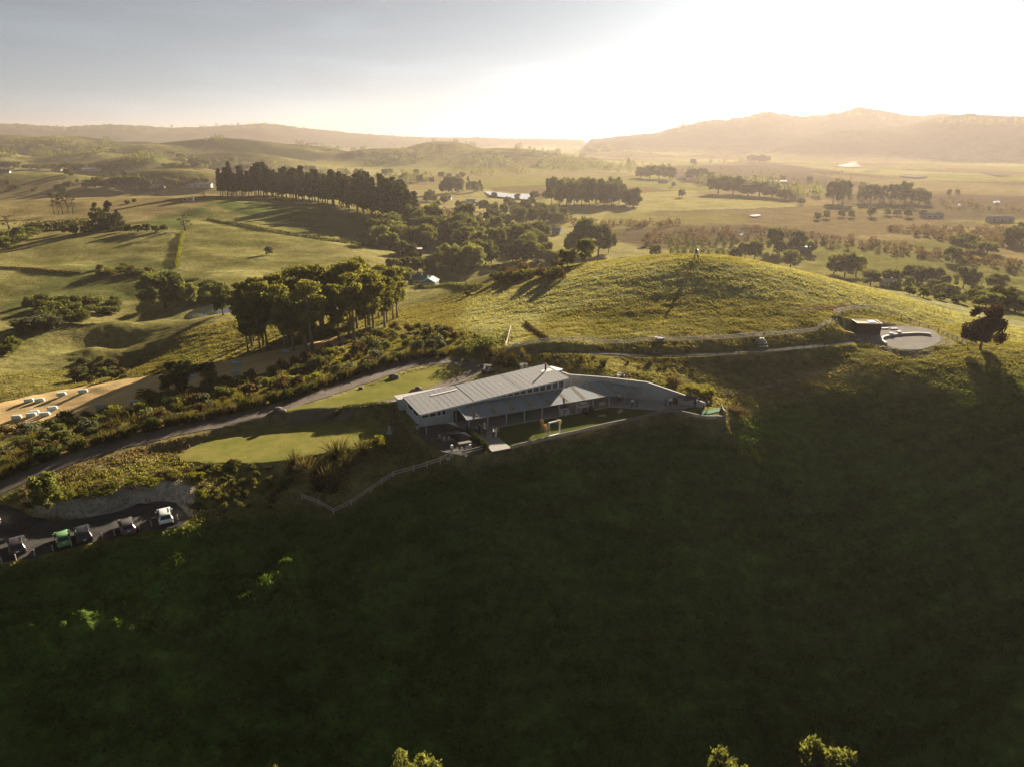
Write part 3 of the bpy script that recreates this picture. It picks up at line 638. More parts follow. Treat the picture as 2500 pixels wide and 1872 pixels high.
NOMH = dict(gum=20., pine=24., dark=10., mid=10., light=10., red=10., conifer=14., sparse=16., poplar=16.)
NOMW = dict(gum=8.5, pine=6.5, dark=9.6, mid=9.6, light=9.6, red=9.6, conifer=10.5, sparse=6., poplar=5.)
def tree(name, kind, p, H, label, group=None, wscale=1.0, W=None):
    s = H / NOMH[kind]; sx = (W / NOMW[kind]) if W else s * wscale
    tr, cr = TREES[kind][random.randrange(len(TREES[kind]))]
    o = thing(name, label, 'tree', (p[0], p[1], p[2] - .05), random.random() * 6.28, group)
    o.scale = (sx, sx, s); link('trunk', tr, o); link('crown', cr, o); return o
def size_px(p, px): return px / FPX * (p.y * CP - (p.z - CAM_H) * SP)

# shrub kinds
def shrub_mesh(seed, mk, H=1.0, W=1.0, ncl=12, size=.09, per=60):
    rs = np.random.RandomState(seed); cen = []; rad = []
    for i in range(ncl):
        a = rs.rand() * 6.28; ph = rs.rand(); k = rs.uniform(.3, .75); cen.append((math.cos(a) * k * W * .5 * (1.1 - .5 * ph), math.sin(a) * k * W * .5 * (1.1 - .5 * ph), H * (.2 + .6 * ph))); rad.append(rs.uniform(.18, .32) * W)
    V, F = leaves(rs, cen, rad, [per] * ncl, size, .3, (1, 1, .85 * H / W), .5)
    V[:, 2] = np.maximum(V[:, 2], -.05)
    return mesh_np(mk + '_shrub', V, F, [LM[mk]])
def flax_mesh(seed, mk, blades=110, L=1.0):
    rs = np.random.RandomState(seed); V = []; F = []
    for i in range(blades):
        a = rs.rand() * 6.28; tilt = rs.uniform(.08, 1.0); ln = L * rs.uniform(.65, 1.1); w_ = .035 * L * rs.uniform(.7, 1.5); o = rs.normal(size=2) * .10 * L
        d = np.array((math.cos(a), math.sin(a))); pe = np.array((-d[1], d[0])); b = len(V)
        for k in range(4):
            t = k / 3; out = ln * (math.sin(tilt) * t + .28 * tilt * t * t); h = ln * (math.cos(tilt) * t - .30 * tilt * t * t); ww = w_ * (1 - .85 * t)
            c = o + d * out; V += [(c[0] - pe[0] * ww, c[1] - pe[1] * ww, max(h, 0)), (c[0] + pe[0] * ww, c[1] + pe[1] * ww, max(h, 0))]
        for k in range(3): F.append((b + 2 * k, b + 2 * k + 1, b + 2 * k + 3, b + 2 * k + 2))
    return mesh_np(mk + '_clump', V, np.array(F), [LM[mk]])
SHR = {}
for mk in ('brown', 'olive', 'grey', 'mid', 'lime', 'dark', 'hedge'): SHR[mk] = [shrub_mesh(40 + 7 * i + len(mk), mk, .95, 1.15, 12, .085, 55) for i in range(3)]
for mk in ('flax', 'flaxred'): SHR[mk] = [flax_mesh(60 + 5 * i + len(mk), mk) for i in range(3)]
LM['cab'] = leafmat('cabbage_leaves', (.115, .110, .036), .4, (1.3, 1.15, .5), .3)
SHR['cab'] = [flax_mesh(80 + i, 'cab', 150, .8) for i in range(3)]
def shrub(name, mk, p, H, label, cat='shrub', group=None, W=None):
    me = SHR[mk][random.randrange(3)]; W = W or H * random.uniform(.95, 1.25)
    o = link(name, me, None, (p[0], p[1], p[2] - .04), random.random() * 6.28, (W, W * random.uniform(.85, 1.15), H)); return tag(o, label, cat, group)

# --- eucalyptus grove
gpts = []
front = [(590, 868), (640, 872), (700, 866), (760, 862), (820, 848), (880, 832), (930, 815), (985, 795)]
for i in range(64):
    t = random.random(); k = t * (len(front) - 1); j = min(int(k), len(front) - 2); f = k - j
    px = front[j][0] + (front[j + 1][0] - front[j][0]) * f; py = front[j][1] + (front[j + 1][1] - front[j][1]) * f
    row = random.random() ** 1.2; px += -18 * row + random.uniform(-10, 10); py -= row * 62
    p = gp(px, py)
    if all((p.x - q[0]) ** 2 + (p.y - q[1]) ** 2 > 6.0 for q in gpts):
        gpts.append((p.x, p.y)); e = math.sin(math.pi * min(max((px - 540) / 470, .06), .97)) ** .5
        tree('eucalyptus', 'gum', p, random.uniform(15.5, 21.5) * (.52 + .48 * e), 'tall bare-trunked gum tree in the dense grove beside the cut hay field', 'gum grove beside the hay field', random.uniform(1.1, 1.3))
# --- pine shelter belt on the ridge
pb = [(545, 478), (600, 478), (700, 486), (800, 499), (880, 517), (950, 537), (1000, 549)]
for i in range(150):
    t = i / 149; k = t * (len(pb) - 1); j = min(int(k), len(pb) - 2); f = k - j
    px = pb[j][0] + (pb[j + 1][0] - pb[j][0]) * f; py = pb[j][1] + (pb[j + 1][1] - pb[j][1]) * f
    p = gp(px + random.uniform(-3, 3), py + 2 - (i % 3) * 3.0); q = p + Vector((random.uniform(-2, 2), (i % 3) * 7 + random.uniform(-2, 2), 0)); q.z = gz(q.x, q.y)
    tree('pine_tree', 'pine', q, random.choice((20, 23, 26, 28, 30)) * random.uniform(.92, 1.06), 'tall dark pine in the shelter belt along the ridge crest', 'pine shelter belt on the ridge', random.uniform(.95, 1.45))
# --- single trees, listed by where they stand in each part of the photograph (zoomed coordinates: x, foot, height, width, kind)
KN = dict(dark='evergreen_tree', mid='leafy_tree', light='willow_tree', conifer='conifer_tree', sparse='sparse_tree', poplar='poplar_tree', red='copper_tree', pine='pine_tree')
KD = dict(dark='dark green round-headed tree', mid='mid green round-headed tree', light='pale green loose-crowned tree', conifer='dark conical conifer', sparse='thin half-bare tree', poplar='narrow upright poplar', red='copper-leaved tree', pine='tall dark pine')
def place(rows, ox, oy, sc, where, group, ymin=0):
    for x, y, h, wd, k in rows:
        px, py = ox + x / sc, oy + y / sc; p = gp(px, py, ymin)
        tree(KN[k], k, p, size_px(p, h / sc) * 1.02, KD[k] + ' ' + where, KD[k] + 's, ' + group, W=size_px(p, wd / sc) * 1.12)
place([(815, 800, 165, 220, 'dark'), (680, 765, 110, 110, 'light'), (590, 835, 115, 120, 'light'), (640, 800, 110, 100, 'mid'), (1000, 790, 110, 85, 'mid'), (1080, 805, 150, 105, 'mid'), (1195, 770, 75, 75, 'light'), (1295, 785, 88, 92, 'mid'),
       (1090, 885, 150, 115, 'dark'), (1140, 870, 110, 90, 'dark'), (800, 1005, 175, 150, 'light'), (930, 1008, 165, 160, 'light'), (860, 1000, 130, 120, 'mid'), (1015, 962, 150, 150, 'dark'), (1260, 962, 165, 150, 'dark'), (1190, 950, 120, 110, 'dark'),
       (1440, 972, 100, 110, 'light'), (1540, 978, 112, 115, 'light'), (1490, 970, 95, 95, 'light'), (1655, 952, 152, 105, 'light'), (1640, 885, 215, 150, 'dark'), (1740, 905, 195, 150, 'dark'), (1805, 890, 150, 100, 'dark'), (1570, 900, 140, 100, 'dark'), (1350, 962, 125, 110, 'mid'),
       (1400, 940, 120, 100, 'mid'), (1060, 700, 95, 110, 'dark'), (1230, 705, 105, 120, 'dark'), (1320, 690, 85, 85, 'dark'), (1390, 695, 92, 85, 'mid'), (1480, 690, 60, 85, 'mid'), (1150, 720, 80, 90, 'mid'), (960, 720, 70, 80, 'mid'), (900, 700, 60, 90, 'mid')],
      800, 280, 2.633, 'in the wooded valley behind the gum grove', 'wooded valley')
place([(420, 1005, 82, 95, 'dark'), (500, 1010, 92, 95, 'dark'), (580, 1014, 98, 95, 'dark'), (645, 1020, 100, 85, 'dark'), (685, 1025, 95, 40, 'conifer'), (500, 1085, 100, 110, 'mid')], 800, 280, 2.633, 'behind the teal-roofed house', 'behind the teal-roofed house')
place([(800, 505, 105, 115, 'dark'), (760, 512, 85, 85, 'dark'), (842, 502, 95, 75, 'dark'), (905, 485, 82, 42, 'conifer'), (945, 498, 68, 62, 'dark'), (978, 492, 66, 52, 'conifer'), (680, 562, 44, 52, 'mid'), (750, 572, 52, 52, 'mid'), (640, 560, 40, 50, 'dark'), (870, 600, 42, 80, 'mid'),
       (1210, 642, 72, 75, 'dark'), (1270, 642, 95, 85, 'dark'), (1370, 652, 82, 82, 'dark'), (1440, 642, 62, 72, 'mid'), (1330, 545, 50, 60, 'dark'), (1400, 540, 45, 50, 'dark'), (1070, 530, 30, 40, 'dark'), (1220, 545, 34, 40, 'dark')], 800, 280, 2.633, 'near the silver farm pond', 'round the farm pond')
place([(1440 + i * 48, 588 + random.uniform(-10, 8), random.uniform(140, 175) - (i > 9) * 55, 92, 'dark') for i in range(12)] + [(1480 + i * 60, 568, random.uniform(130, 160), 92, 'dark') for i in range(7)], 800, 280, 2.633, 'in the big block of woodland on the plain', 'woodland block on the plain')
place([(300 + i * 41, 815 + (i > 7) * 8, random.uniform(88, 108), 50, 'poplar') for i in range(9)] + [(220, 812, 65, 62, 'mid'), (655, 820, 62, 62, 'light'), (705, 822, 88, 80, 'light'), (755, 828, 100, 82, 'light')], 1500, 260, 2.212, 'just behind the top of the grass mound', 'belt behind the mound', 300)
place([(860, 782, 125, 95, 'dark'), (890, 805, 80, 65, 'dark'), (980, 778, 104, 104, 'mid'), (1066, 792, 62, 50, 'dark'), (950, 865, 85, 110, 'light'), (1170, 745, 50, 35, 'sparse'), (1185, 903, 108, 92, 'light'), (1243, 918, 126, 105, 'light'), (1303, 918, 115, 92, 'light'), (1382, 965, 78, 105, 'dark')], 1500, 260, 2.212, 'beyond the right shoulder of the mound', 'beyond the mound', 235)
place([(1500, 953, 72, 92, 'mid'), (1600, 945, 88, 92, 'dark'), (1660, 955, 92, 104, 'dark'), (1722, 955, 82, 92, 'dark'), (1582, 990, 72, 62, 'mid'), (1512, 995, 52, 62, 'mid'), (1882, 985, 124, 104, 'dark'), (1942, 975, 84, 72, 'dark'), (2062, 985, 78, 112, 'dark'),
       (2082, 1085, 114, 152, 'mid'), (1962, 1105, 62, 84, 'mid'), (2182, 1045, 54, 42, 'mid'), (2152, 1155, 84, 142, 'mid'), (2032, 1125, 84, 104, 'light'), (1735, 1022, 62, 42, 'light'), (1765, 1010, 58, 42, 'light'), (1802, 1032, 72, 42, 'light'), (1842, 1034, 66, 42, 'light'), (1952, 1034, 62, 52, 'mid'),
       (1592, 1028, 48, 62, 'mid'), (1667, 1038, 56, 62, 'mid'), (1752, 1068, 36, 62, 'mid'), (1850, 1080, 40, 80, 'mid')], 1500, 260, 2.212, 'on the flat beyond the right end of the mound', 'flat right of the mound', 235)
place([(1872, 785, 98, 132, 'dark'), (1822, 845, 88, 92, 'mid'), (2012, 795, 62, 104, 'mid'), (2142, 745, 94, 104, 'dark'), (2195, 715, 90, 80, 'dark'), (1940, 780, 50, 90, 'mid')], 1500, 260, 2.212, 'out on the pale paddock at far right', 'pale paddock', 235)
place([(1180, 522, 114, 84, 'dark'), (1232, 527, 124, 84, 'dark'), (1330, 522, 92, 62, 'dark'), (1382, 522, 98, 62, 'dark'), (1432, 522, 94, 62, 'dark'), (1492, 522, 98, 62, 'dark'), (1562, 527, 114, 84, 'dark'), (1622, 527, 84, 84, 'dark'), (1672, 532, 72, 62, 'dark'), (1005, 530, 34, 46, 'dark'), (1095, 612, 38, 38, 'mid'), (1142, 607, 44, 40, 'mid'), (1225, 599, 38, 38, 'mid'),
       (1280, 602, 38, 36, 'mid'), (1385, 597, 54, 44, 'mid'), (1472, 590, 38, 40, 'mid'), (1526, 590, 32, 40, 'mid'), (1582, 599, 44, 40, 'mid'), (1662, 592, 34, 40, 'mid'), (1740, 600, 30, 40, 'mid'), (560, 472, 94, 124, 'dark'), (640, 474, 92, 110, 'dark'), (720, 484, 64, 104, 'dark'), (782, 484, 74, 104, 'dark'), (852, 492, 64, 104, 'dark'), (902, 502, 54, 64, 'mid'), (947, 502, 58, 54, 'mid'),
       (240, 392, 70, 80, 'dark'), (190, 392, 66, 70, 'dark'), (300, 395, 66, 70, 'dark'), (140, 388, 60, 60, 'dark'), (410, 400, 62, 70, 'dark'), (470, 402, 66, 70, 'dark'), (510, 405, 50, 60, 'dark'), (425, 320, 36, 34, 'mid'), (75, 322, 44, 30, 'conifer'), (740, 305, 42, 50, 'dark'), (780, 305, 42, 60, 'dark'), (815, 305, 40, 50, 'dark'), (20, 500, 80, 70, 'dark'), (60, 530, 70, 60, 'dark'), (100, 545, 44, 60, 'mid')],
      1500, 260, 2.212, 'in the hazy belts across the right-hand plain', 'right-hand plain', 300)
place([(350, 640, 150, 60, 'sparse'), (378, 645, 120, 50, 'sparse'), (405, 642, 152, 60, 'sparse'), (440, 636, 122, 60, 'sparse'), (472, 636, 132, 60, 'sparse')], 0, 280, 2.633, 'in the gaunt clump on the dry flat at left', 'gaunt clump', 0)
place([(640, 752, 175, 140, 'conifer'), (722, 748, 180, 140, 'conifer'), (768, 738, 120, 90, 'conifer'), (602, 750, 110, 80, 'conifer')], 0, 280, 2.633, 'in the dark clump behind the clipped row', 'dark conifer clump', 0)
place([(420, 767, 56, 60, 'dark'), (478, 772, 62, 60, 'dark'), (600, 762, 38, 58, 'dark'), (660, 757, 48, 72, 'dark'), (778, 757, 38, 52, 'dark'), (830, 762, 54, 52, 'dark'), (890, 757, 48, 62, 'dark'), (945, 757, 54, 62, 'dark'), (1000, 757, 45, 54, 'dark'), (1055, 750, 41, 52, 'dark')], 0, 280, 2.633, 'clipped in a row along the paddock fence', 'clipped row', 0)
place([(540, 764, 44, 46, 'red')], 0, 280, 2.633, 'small and rusty in the clipped row', 'rusty', 0)
place([(1190, 748, 108, 104, 'sparse'), (60, 740, 90, 110, 'sparse'), (1730, 905, 58, 48, 'mid')], 0, 280, 2.633, 'standing alone in the left paddocks', 'lone trees', 0)
place([(750, 482, 78, 84, 'dark'), (800, 482, 84, 84, 'dark'), (850, 482, 84, 84, 'dark'), (900, 482, 84, 84, 'dark'), (945, 478, 62, 64, 'dark'), (560, 472, 52, 62, 'mid'), (612, 472, 54, 62, 'mid'), (440, 472, 42, 62, 'mid'), (380, 488, 38, 54, 'mid'), (650, 474, 74, 62, 'mid'), (690, 476, 60, 60, 'mid'), (1080, 474, 68, 64, 'mid'), (1122, 474, 60, 60, 'mid'), (1180, 470, 44, 60, 'mid'), (1250, 450, 44, 60, 'mid'), (1320, 445, 40, 60, 'mid'),
       (100, 480, 32, 60, 'mid'), (70, 482, 26, 40, 'mid'), (235, 480, 16, 24, 'mid'), (1022, 508, 24, 30, 'mid'), (1310, 540, 46, 30, 'sparse'), (820, 578, 28, 36, 'mid'), (866, 566, 24, 26, 'mid'),
       (30, 352, 48, 90, 'dark'), (90, 350, 46, 90, 'dark'), (180, 355, 34, 60, 'dark'), (240, 355, 34, 60, 'dark'), (300, 352, 36, 60, 'dark'), (360, 360, 44, 90, 'dark'), (420, 355, 40, 70, 'dark'), (480, 360, 44, 70, 'dark'), (540, 350, 34, 60, 'dark'), (660, 358, 38, 60, 'dark'), (720, 356, 40, 60, 'dark'), (780, 352, 36, 60, 'dark'), (1060, 340, 24, 40, 'dark'), (1110, 340, 26, 50, 'dark'), (1170, 342, 28, 50, 'dark'),
       (1260, 345, 60, 70, 'dark'), (1310, 345, 66, 80, 'dark'), (1100, 272, 36, 50, 'dark'), (1160, 285, 32, 60, 'dark'), (1450, 300, 34, 40, 'mid'), (1500, 310, 38, 50, 'mid'), (1560, 355, 44, 40, 'mid'), (2010, 380, 50, 50, 'mid'), (1870, 375, 40, 50, 'mid')],
      0, 280, 2.633, 'among the far paddocks at left', 'far left paddocks', 500)
for poly, n_, hp, ks, wh in (([(880, 570), (1010, 545), (1150, 555), (1330, 590), (1330, 640), (1100, 655), (960, 625), (880, 605)], 70, (34, 62), ('dark', 'mid', 'light', 'dark'), 'scattered through the wooded valley'), ([(1060, 480), (1200, 500), (1330, 505), (1400, 545), (1250, 560), (1100, 540), (1000, 520)], 34, (14, 28), ('dark', 'mid'), 'scattered round the pond flats'),
                            ([(560, 430), (900, 455), (1100, 450), (1200, 440), (1000, 425), (700, 405), (500, 400)], 40, (9, 18), ('dark', 'mid'), 'dotted over the paddocks behind the pines'), ([(1350, 430), (1900, 440), (2400, 480), (2400, 500), (1900, 520), (1500, 510)], 16, (10, 20), ('dark', 'mid'), 'dotted over the hazy right-hand plain'), ([(60, 420), (480, 440), (480, 470), (100, 480), (0, 450)], 26, (8, 16), ('mid', 'dark'), 'dotted over the dry left flats'),
                            ([(2120, 660), (2300, 690), (2490, 730), (2490, 760), (2300, 730), (2150, 690)], 22, (16, 34), ('mid', 'dark', 'light'), 'in the hollow beyond the right shoulder')):
    k = 0
    while k < n_:
        px = random.uniform(min(q[0] for q in poly), max(q[0] for q in poly)); py = random.uniform(min(q[1] for q in poly), max(q[1] for q in poly))
        if seg_dist(np.array([px]), np.array([py]), poly)[0] > 0: continue
        k += 1; p = gp(px, py, 235); kd = random.choice(ks); h = size_px(p, random.uniform(*hp))
        tree(KN[kd], kd, p, h, KD[kd] + ' ' + wh, KD[kd] + 's ' + wh, W=h * random.uniform(.8, 1.25))
# the big spreading tree by the pond, lone trees nearer by
p = gp(404, 752); tree('spreading_tree', 'dark', p, size_px(p, 88), 'huge dark spreading tree on the left of the pond', W=size_px(p, 118))
p = gp(462, 748); tree('willow_tree', 'light', p, size_px(p, 56), 'pale willow at the pond edge beside the huge dark tree', W=size_px(p, 50))
p = gp(545, 770); tree('broadleaf_tree', 'dark', p, size_px(p, 78), 'dark tree on the right bank of the pond', W=size_px(p, 60))
p = gp(432, 965); tree('broadleaf_tree', 'dark', p, size_px(p, 66), 'dark green tree at the edge of the hay field', W=size_px(p, 74))
p = gp(2393, 852); tree('copper_tree', 'red', p, size_px(p, 108), 'dark copper-leaved tree standing alone on the right shoulder', W=size_px(p, 98))
p = gp(117, 1240); tree('broadleaf_tree', 'mid', p, size_px(p, 92), 'bushy green tree at the mouth of the car park', W=size_px(p, 82))
def top_at(px, py, H):
    d = ray(px, py)
    for Y in np.arange(34, 90, .25):
        t = Y / d[1]; x = d[0] * t
        if CAM_H + d[2] * t < gz(x, Y) + H: return Vector((x, Y, gz(x, Y)))
for px, py, H, Wd, l in ((2030, 1803, 11, 7.6, 'largest of the sunlit treetops at the bottom edge'), (1790, 1842, 10.5, 5.6, 'low sunlit treetop left of the largest one at the bottom edge'), (1010, 1834, 10.5, 6.4, 'sunlit treetop at the bottom edge below the venue'), (655, 1860, 10, 3, 'barely showing treetop at the bottom edge toward the left')):
    p = top_at(px, py, H); tree('leafy_tree', 'mid', p, H, l, W=Wd)

# --- planted belt along the drive
belt = [(0, 1060), (120, 1032), (250, 1005), (330, 990), (420, 962), (560, 935), (680, 897), (800, 860), (870, 815), (960, 800), (1060, 808), (1130, 815), (1215, 838), (1180, 868), (1060, 862), (980, 868), (900, 905), (820, 935), (700, 968), (560, 1000), (400, 1034), (240, 1072), (100, 1112), (0, 1150), (-60, 1160), (-60, 1070)]
poly = np.array(belt, float); placed = []
kinds = ['brown', 'cab', 'olive', 'grey', 'lime', 'cab', 'olive', 'flax', 'mid', 'cab', 'brown']
BN = dict(brown='brown twiggy', cab='spiky yellow-green', olive='olive green', grey='silver grey', mid='mid green', flax='strap-leaved flax', flaxred='bronze flax', lime='lime green', dark='dark green')
tries = 0
while len(placed) < 270 and tries < 6000:
    tries += 1; px = random.uniform(-50, 1215); py = random.uniform(800, 1160)
    if seg_dist(np.array([px]), np.array([py]), belt)[0] > 0: continue
    p = gp(px, py)
    if seg_dist(np.array([p.x]), np.array([p.y]), DRIVE, False)[0] < 3.6: continue
    if any((p.x - q[0]) ** 2 + (p.y - q[1]) ** 2 < 3.1 for q in placed): continue
    placed.append((p.x, p.y)); nzv = float(fbm(np.array([p.x / 9]), np.array([p.y / 9]), 2, 91)[0]); mk = kinds[int(nzv * 3.2 * len(kinds) + random.random() * 2) % len(kinds)]
    if px > 850 and random.random() < .6: mk = random.choice(['grey', 'brown', 'olive', 'grey'])
    H = random.choice((1.4, 1.8, 2.2, 2.6, 3.3)) * random.uniform(.9, 1.1)
    shrub('planted_shrub' if mk not in ('flax',) else 'flax_bush', mk, p, H, BN[mk] + ' bush in the planted belt between drive and hay field', 'shrub', BN[mk] + ' bushes of the planted belt')
# flax edging along the outer side of the drive
for i in range(0, len(DRIVE) - 12):
    for k in range(2):
        a = DRIVE[i]; b = DRIVE[i + 1]; d = Vector((b[0] - a[0], b[1] - a[1])); L = d.length; d.normalize(); f = random.random()
        off = 2.9 + random.random() * 1.3; x = a[0] + d.x * L * f - d.y * off; y = a[1] + d.y * L * f + d.x * off
        if x < -95: continue
        shrub('flax_bush', random.choice(['flax', 'flax', 'flaxred', 'hedge']), (x, y, gz(x, y)), random.uniform(1.6, 2.5), 'dark flax bush in the low edging along the outer side of the drive', 'shrub', 'flax edging along the drive')
# bushes round the car-park mouth and on the bank below the lawn
for px, py, H, mk, lab in ((825, 1118, 2.6, 'flax', 'big flax bush at the lip of the lawn'), (885, 1108, 2.3, 'flax', 'flax bush second from the right on the lawn bank'), (722, 1140, 2.2, 'flaxred', 'bronze flax at the left end of the lawn bank clump'), (745, 1150, 2.2, 'flaxred', 'bronze flax second from left on the lawn bank'), (775, 1160, 2.1, 'flaxred', 'bronze flax in the middle of the lawn bank clump'),
                           (800, 1175, 2.4, 'flaxred', 'bronze flax above the fence corner'), (815, 1195, 2.4, 'flaxred', 'bronze flax lowest on the bank above the fence corner'), (850, 1140, 2.0, 'flax', 'flax bush half way down the lawn bank'), (925, 1092, 1.8, 'lime', 'small yellow-green bush at the right corner of the lawn'),
                           (780, 1195, 1.9, 'flax', 'flax bush on the shaded side of the bank clump'), (75, 1235, 1.4, 'flax', 'low flax beside the car park entrance post'), (100, 1225, 1.3, 'flaxred', 'low bronze flax beside the car park tree')):
    shrub('flax_bush' if 'flax' in mk else 'bush', mk, gp(px, py), H * 1.35, lab, 'shrub')
for i in range(60):
    px = random.uniform(470, 720); py = random.uniform(1140, 1250) - (px - 470) * .05
    shrub('bank_shrub', random.choice(['olive', 'brown', 'mid', 'lime', 'olive']), gp(px, py), random.uniform(.6, 1.2), 'low scrubby bush on the weedy bank right of the car park', 'shrub', 'scrub on the bank right of the car park')
for i in range(46):
    t = random.random(); px = 110 + t * 470; py = 1222 - t * 85 + random.uniform(-12, 6)
    p = gp(px, py)
    if seg_dist(np.array([p.x]), np.array([p.y]), PARK)[0] < 2.4: continue
    shrub('bank_shrub', random.choice(['lime', 'olive', 'brown']), p, random.uniform(.4, .8), 'rank grass hummock on the crest above the car park cutting', 'grass', 'hummocks above the car park cutting', W=random.uniform(1.2, 2.4))
# flaxes on the slope behind the venue
for px, py, H in ((1200, 868, 2.3), (1225, 875, 2.5), (1250, 882, 2.4), (1275, 872, 2.2), (1235, 895, 2.6), (1262, 900, 2.2), (1290, 888, 1.8), (1190, 885, 2.0), (1210, 893, 2.1)):
    shrub('flax_bush', random.choice(['flaxred', 'flax']), gp(px, py), H, 'big flax in the thicket behind the venue roof', 'shrub', 'flax thicket behind the venue')
for px, py, H in ((1335, 882, 1.6), (1362, 890, 1.3), (1418, 880, 1.8), (1472, 892, 2.2), (1532, 888, 1.3), (1585, 890, 2.0), (1560, 900, .9), (1428, 905, 1.3), (1523, 917, 1.6), (1390, 905, 1.2), (1398, 915, .9), (1610, 902, 1.2), (1626, 895, 1.1), (1675, 886, 1.0), (1450, 875, .9), (1625, 880, .9), (1690, 905, .8)):
    shrub('flax_bush', random.choice(['flaxred', 'flax']), gp(px, py), H * .95, 'flax bush planted on the grass slope below the footpath', 'shrub', 'flaxes below the footpath')
shrub('brown_bush', 'brown', gp(1645, 938), 1.6, 'wide brown bush above the concrete wall', 'shrub', W=2.9)
for px, py, H in ((1680, 960, 1.8), (1698, 964, 1.8), (1716, 968, 1.7), (1730, 965, 2.1)):
    shrub('golden_bush', 'lime', gp(px, py), H, 'golden bush at the low end of the concrete wall', 'shrub', 'golden bushes at the low end of the wall')
shrub('brown_bush', 'brown', gp(1800, 1003), .9, 'dry brown heap just outside the timber fence corner', 'shrub', W=4.2)
shrub('dark_bush', 'brown', gp(1142, 722), 1.7, 'solitary dark bush on the left shoulder of the mound', 'shrub', W=2.6)
# valley scrub at left
for (x0, x1, y0, y1, nn, h0, h1, mks, lab) in ((60, 290, 735, 765, 26, 2.5, 5, ('olive', 'mid', 'olive'), 'rounded olive bush in the thicket on the valley floor'), (100, 220, 770, 790, 9, 3, 5, ('olive',), 'pale olive bush in the valley thicket below the paddock'),
                                        (30, 155, 795, 815, 9, 3, 5, ('olive', 'grey'), 'pale bush in the lower thicket at far left'), (0, 35, 840, 870, 4, 3, 4.5, ('olive',), 'pale bush cut by the left edge of the view'), (180, 310, 880, 935, 34, 1.2, 2.4, ('dark', 'mid', 'brown'), 'dark scrub bush on the side of the gully'), (370, 520, 890, 925, 18, 1.2, 2.4, ('dark', 'mid'), 'dark scrub bush along the top of the hay field'),
                                        (450, 520, 690, 740, 14, 2.5, 4.5, ('olive', 'mid'), 'olive willow scrub behind the pond'), (230, 370, 655, 675, 18, 2, 4, ('brown', 'mid'), 'low scrub bush along the paddock hollow'), (0, 95, 560, 610, 34, 3.5, 5, ('olive', 'mid'), 'bush of the round-headed orchard at the left edge'), (1240, 1370, 660, 690, 14, 2.5, 4.5, ('olive', 'brown'), 'scrub bush in the dip behind the mound'), (1210, 1290, 640, 690, 16, 2, 4, ('brown', 'olive'), 'scrub bush below the wooded valley')):
    for i in range(nn):
        px = random.uniform(x0, x1); py = random.uniform(y0, y1)
        if 'left edge' in lab and 'round-headed' in lab and py > 612 - px * .45 + 6: py = 560 + random.random() * 20
        shrub('scrub_bush', random.choice(mks), gp(px, py), random.uniform(h0, h1), lab, 'shrub', lab, W=random.uniform(h0, h1) * 1.5)

# ------------------------------------------------------------------ the venue
zinc = surf('zincalume_roof', (.24, .245, .25), .85, .8, .06, spec=.1, wave=('X', 2.2, .012))
zincv = surf('verandah_sheet', (.25, .285, .31), .85, .8, .06, spec=.1, wave=('X', 2.2, .012))
whitep = surf('white_paint', (.72, .71, .68), .55, 2, .06); palep = surf('pale_weatherboard', (.42, .44, .43), .6, 1.5, .1)
darktrim = surf('dark_flashing', (.07, .08, .09), .5, 2, .1); blackm = surf('black_metal', (.018, .018, .02), .45, 4, .2)
timber = surf('weathered_timber', (.20, .17, .135), .85, 2.0, .3, bump=.01); paletim = surf('pale_timber', (.44, .39, .32), .8, 2.0, .25, bump=.01); plywood = surf('plywood', (.42, .31, .19), .7, 1.2, .12)
decktim = surf('silvered_deck_boards', (.30, .29, .27), .8, 1.5, .2); brownw = surf('brown_stained_wood', (.12, .065, .035), .7, 1.5, .25)
m, t, o = newmat('glass_dark'); p = nd(t, 'ShaderNodeBsdfPrincipled'); t.links.new(p.outputs[0], o.inputs[0]); p.inputs['Base Color'].default_value = (.03, .035, .035, 1); p.inputs['Roughness'].default_value = .05; p.inputs['Specular IOR Level'].default_value = .7
nz = noise_var(t, .5, 2, .5); t.links.new(ramp(t, nz.outputs[0], .3, .7, .03, .10), p.inputs['Roughness']); glass = m
m, t, o = newmat('fibreglass_skylight'); d1 = nd(t, 'ShaderNodeBsdfDiffuse'); d2 = nd(t, 'ShaderNodeBsdfTranslucent'); mx = nd(t, 'ShaderNodeMixShader'); mx.inputs[0].default_value = .5
nz = noise_var(t, 1.2, 3); rgb = nd(t, 'ShaderNodeRGB'); rgb.outputs[0].default_value = (.55, .50, .40, 1); cc = vmul(t, rgb.outputs[0], ramp(t, nz.outputs[0], .3, .7, .9, 1.1))
t.links.new(cc, d1.inputs[0]); t.links.new(cc, d2.inputs[0]); t.links.new(d1.outputs[0], mx.inputs[1]); t.links.new(d2.outputs[0], mx.inputs[2]); t.links.new(mx.outputs[0], o.inputs[0]); fibre = m
def zr(u): return 2.7 + (u + 7.2) / 28.9 * 2.4
V = thing('venue_building', 'long grey-roofed venue building with clerestory windows and front verandah', 'building', (BO[0], BO[1], 0), BROT)
V0, V1 = 3.9, 13.4
seams = [-7.2, 2.75, 12.1, 21.7]
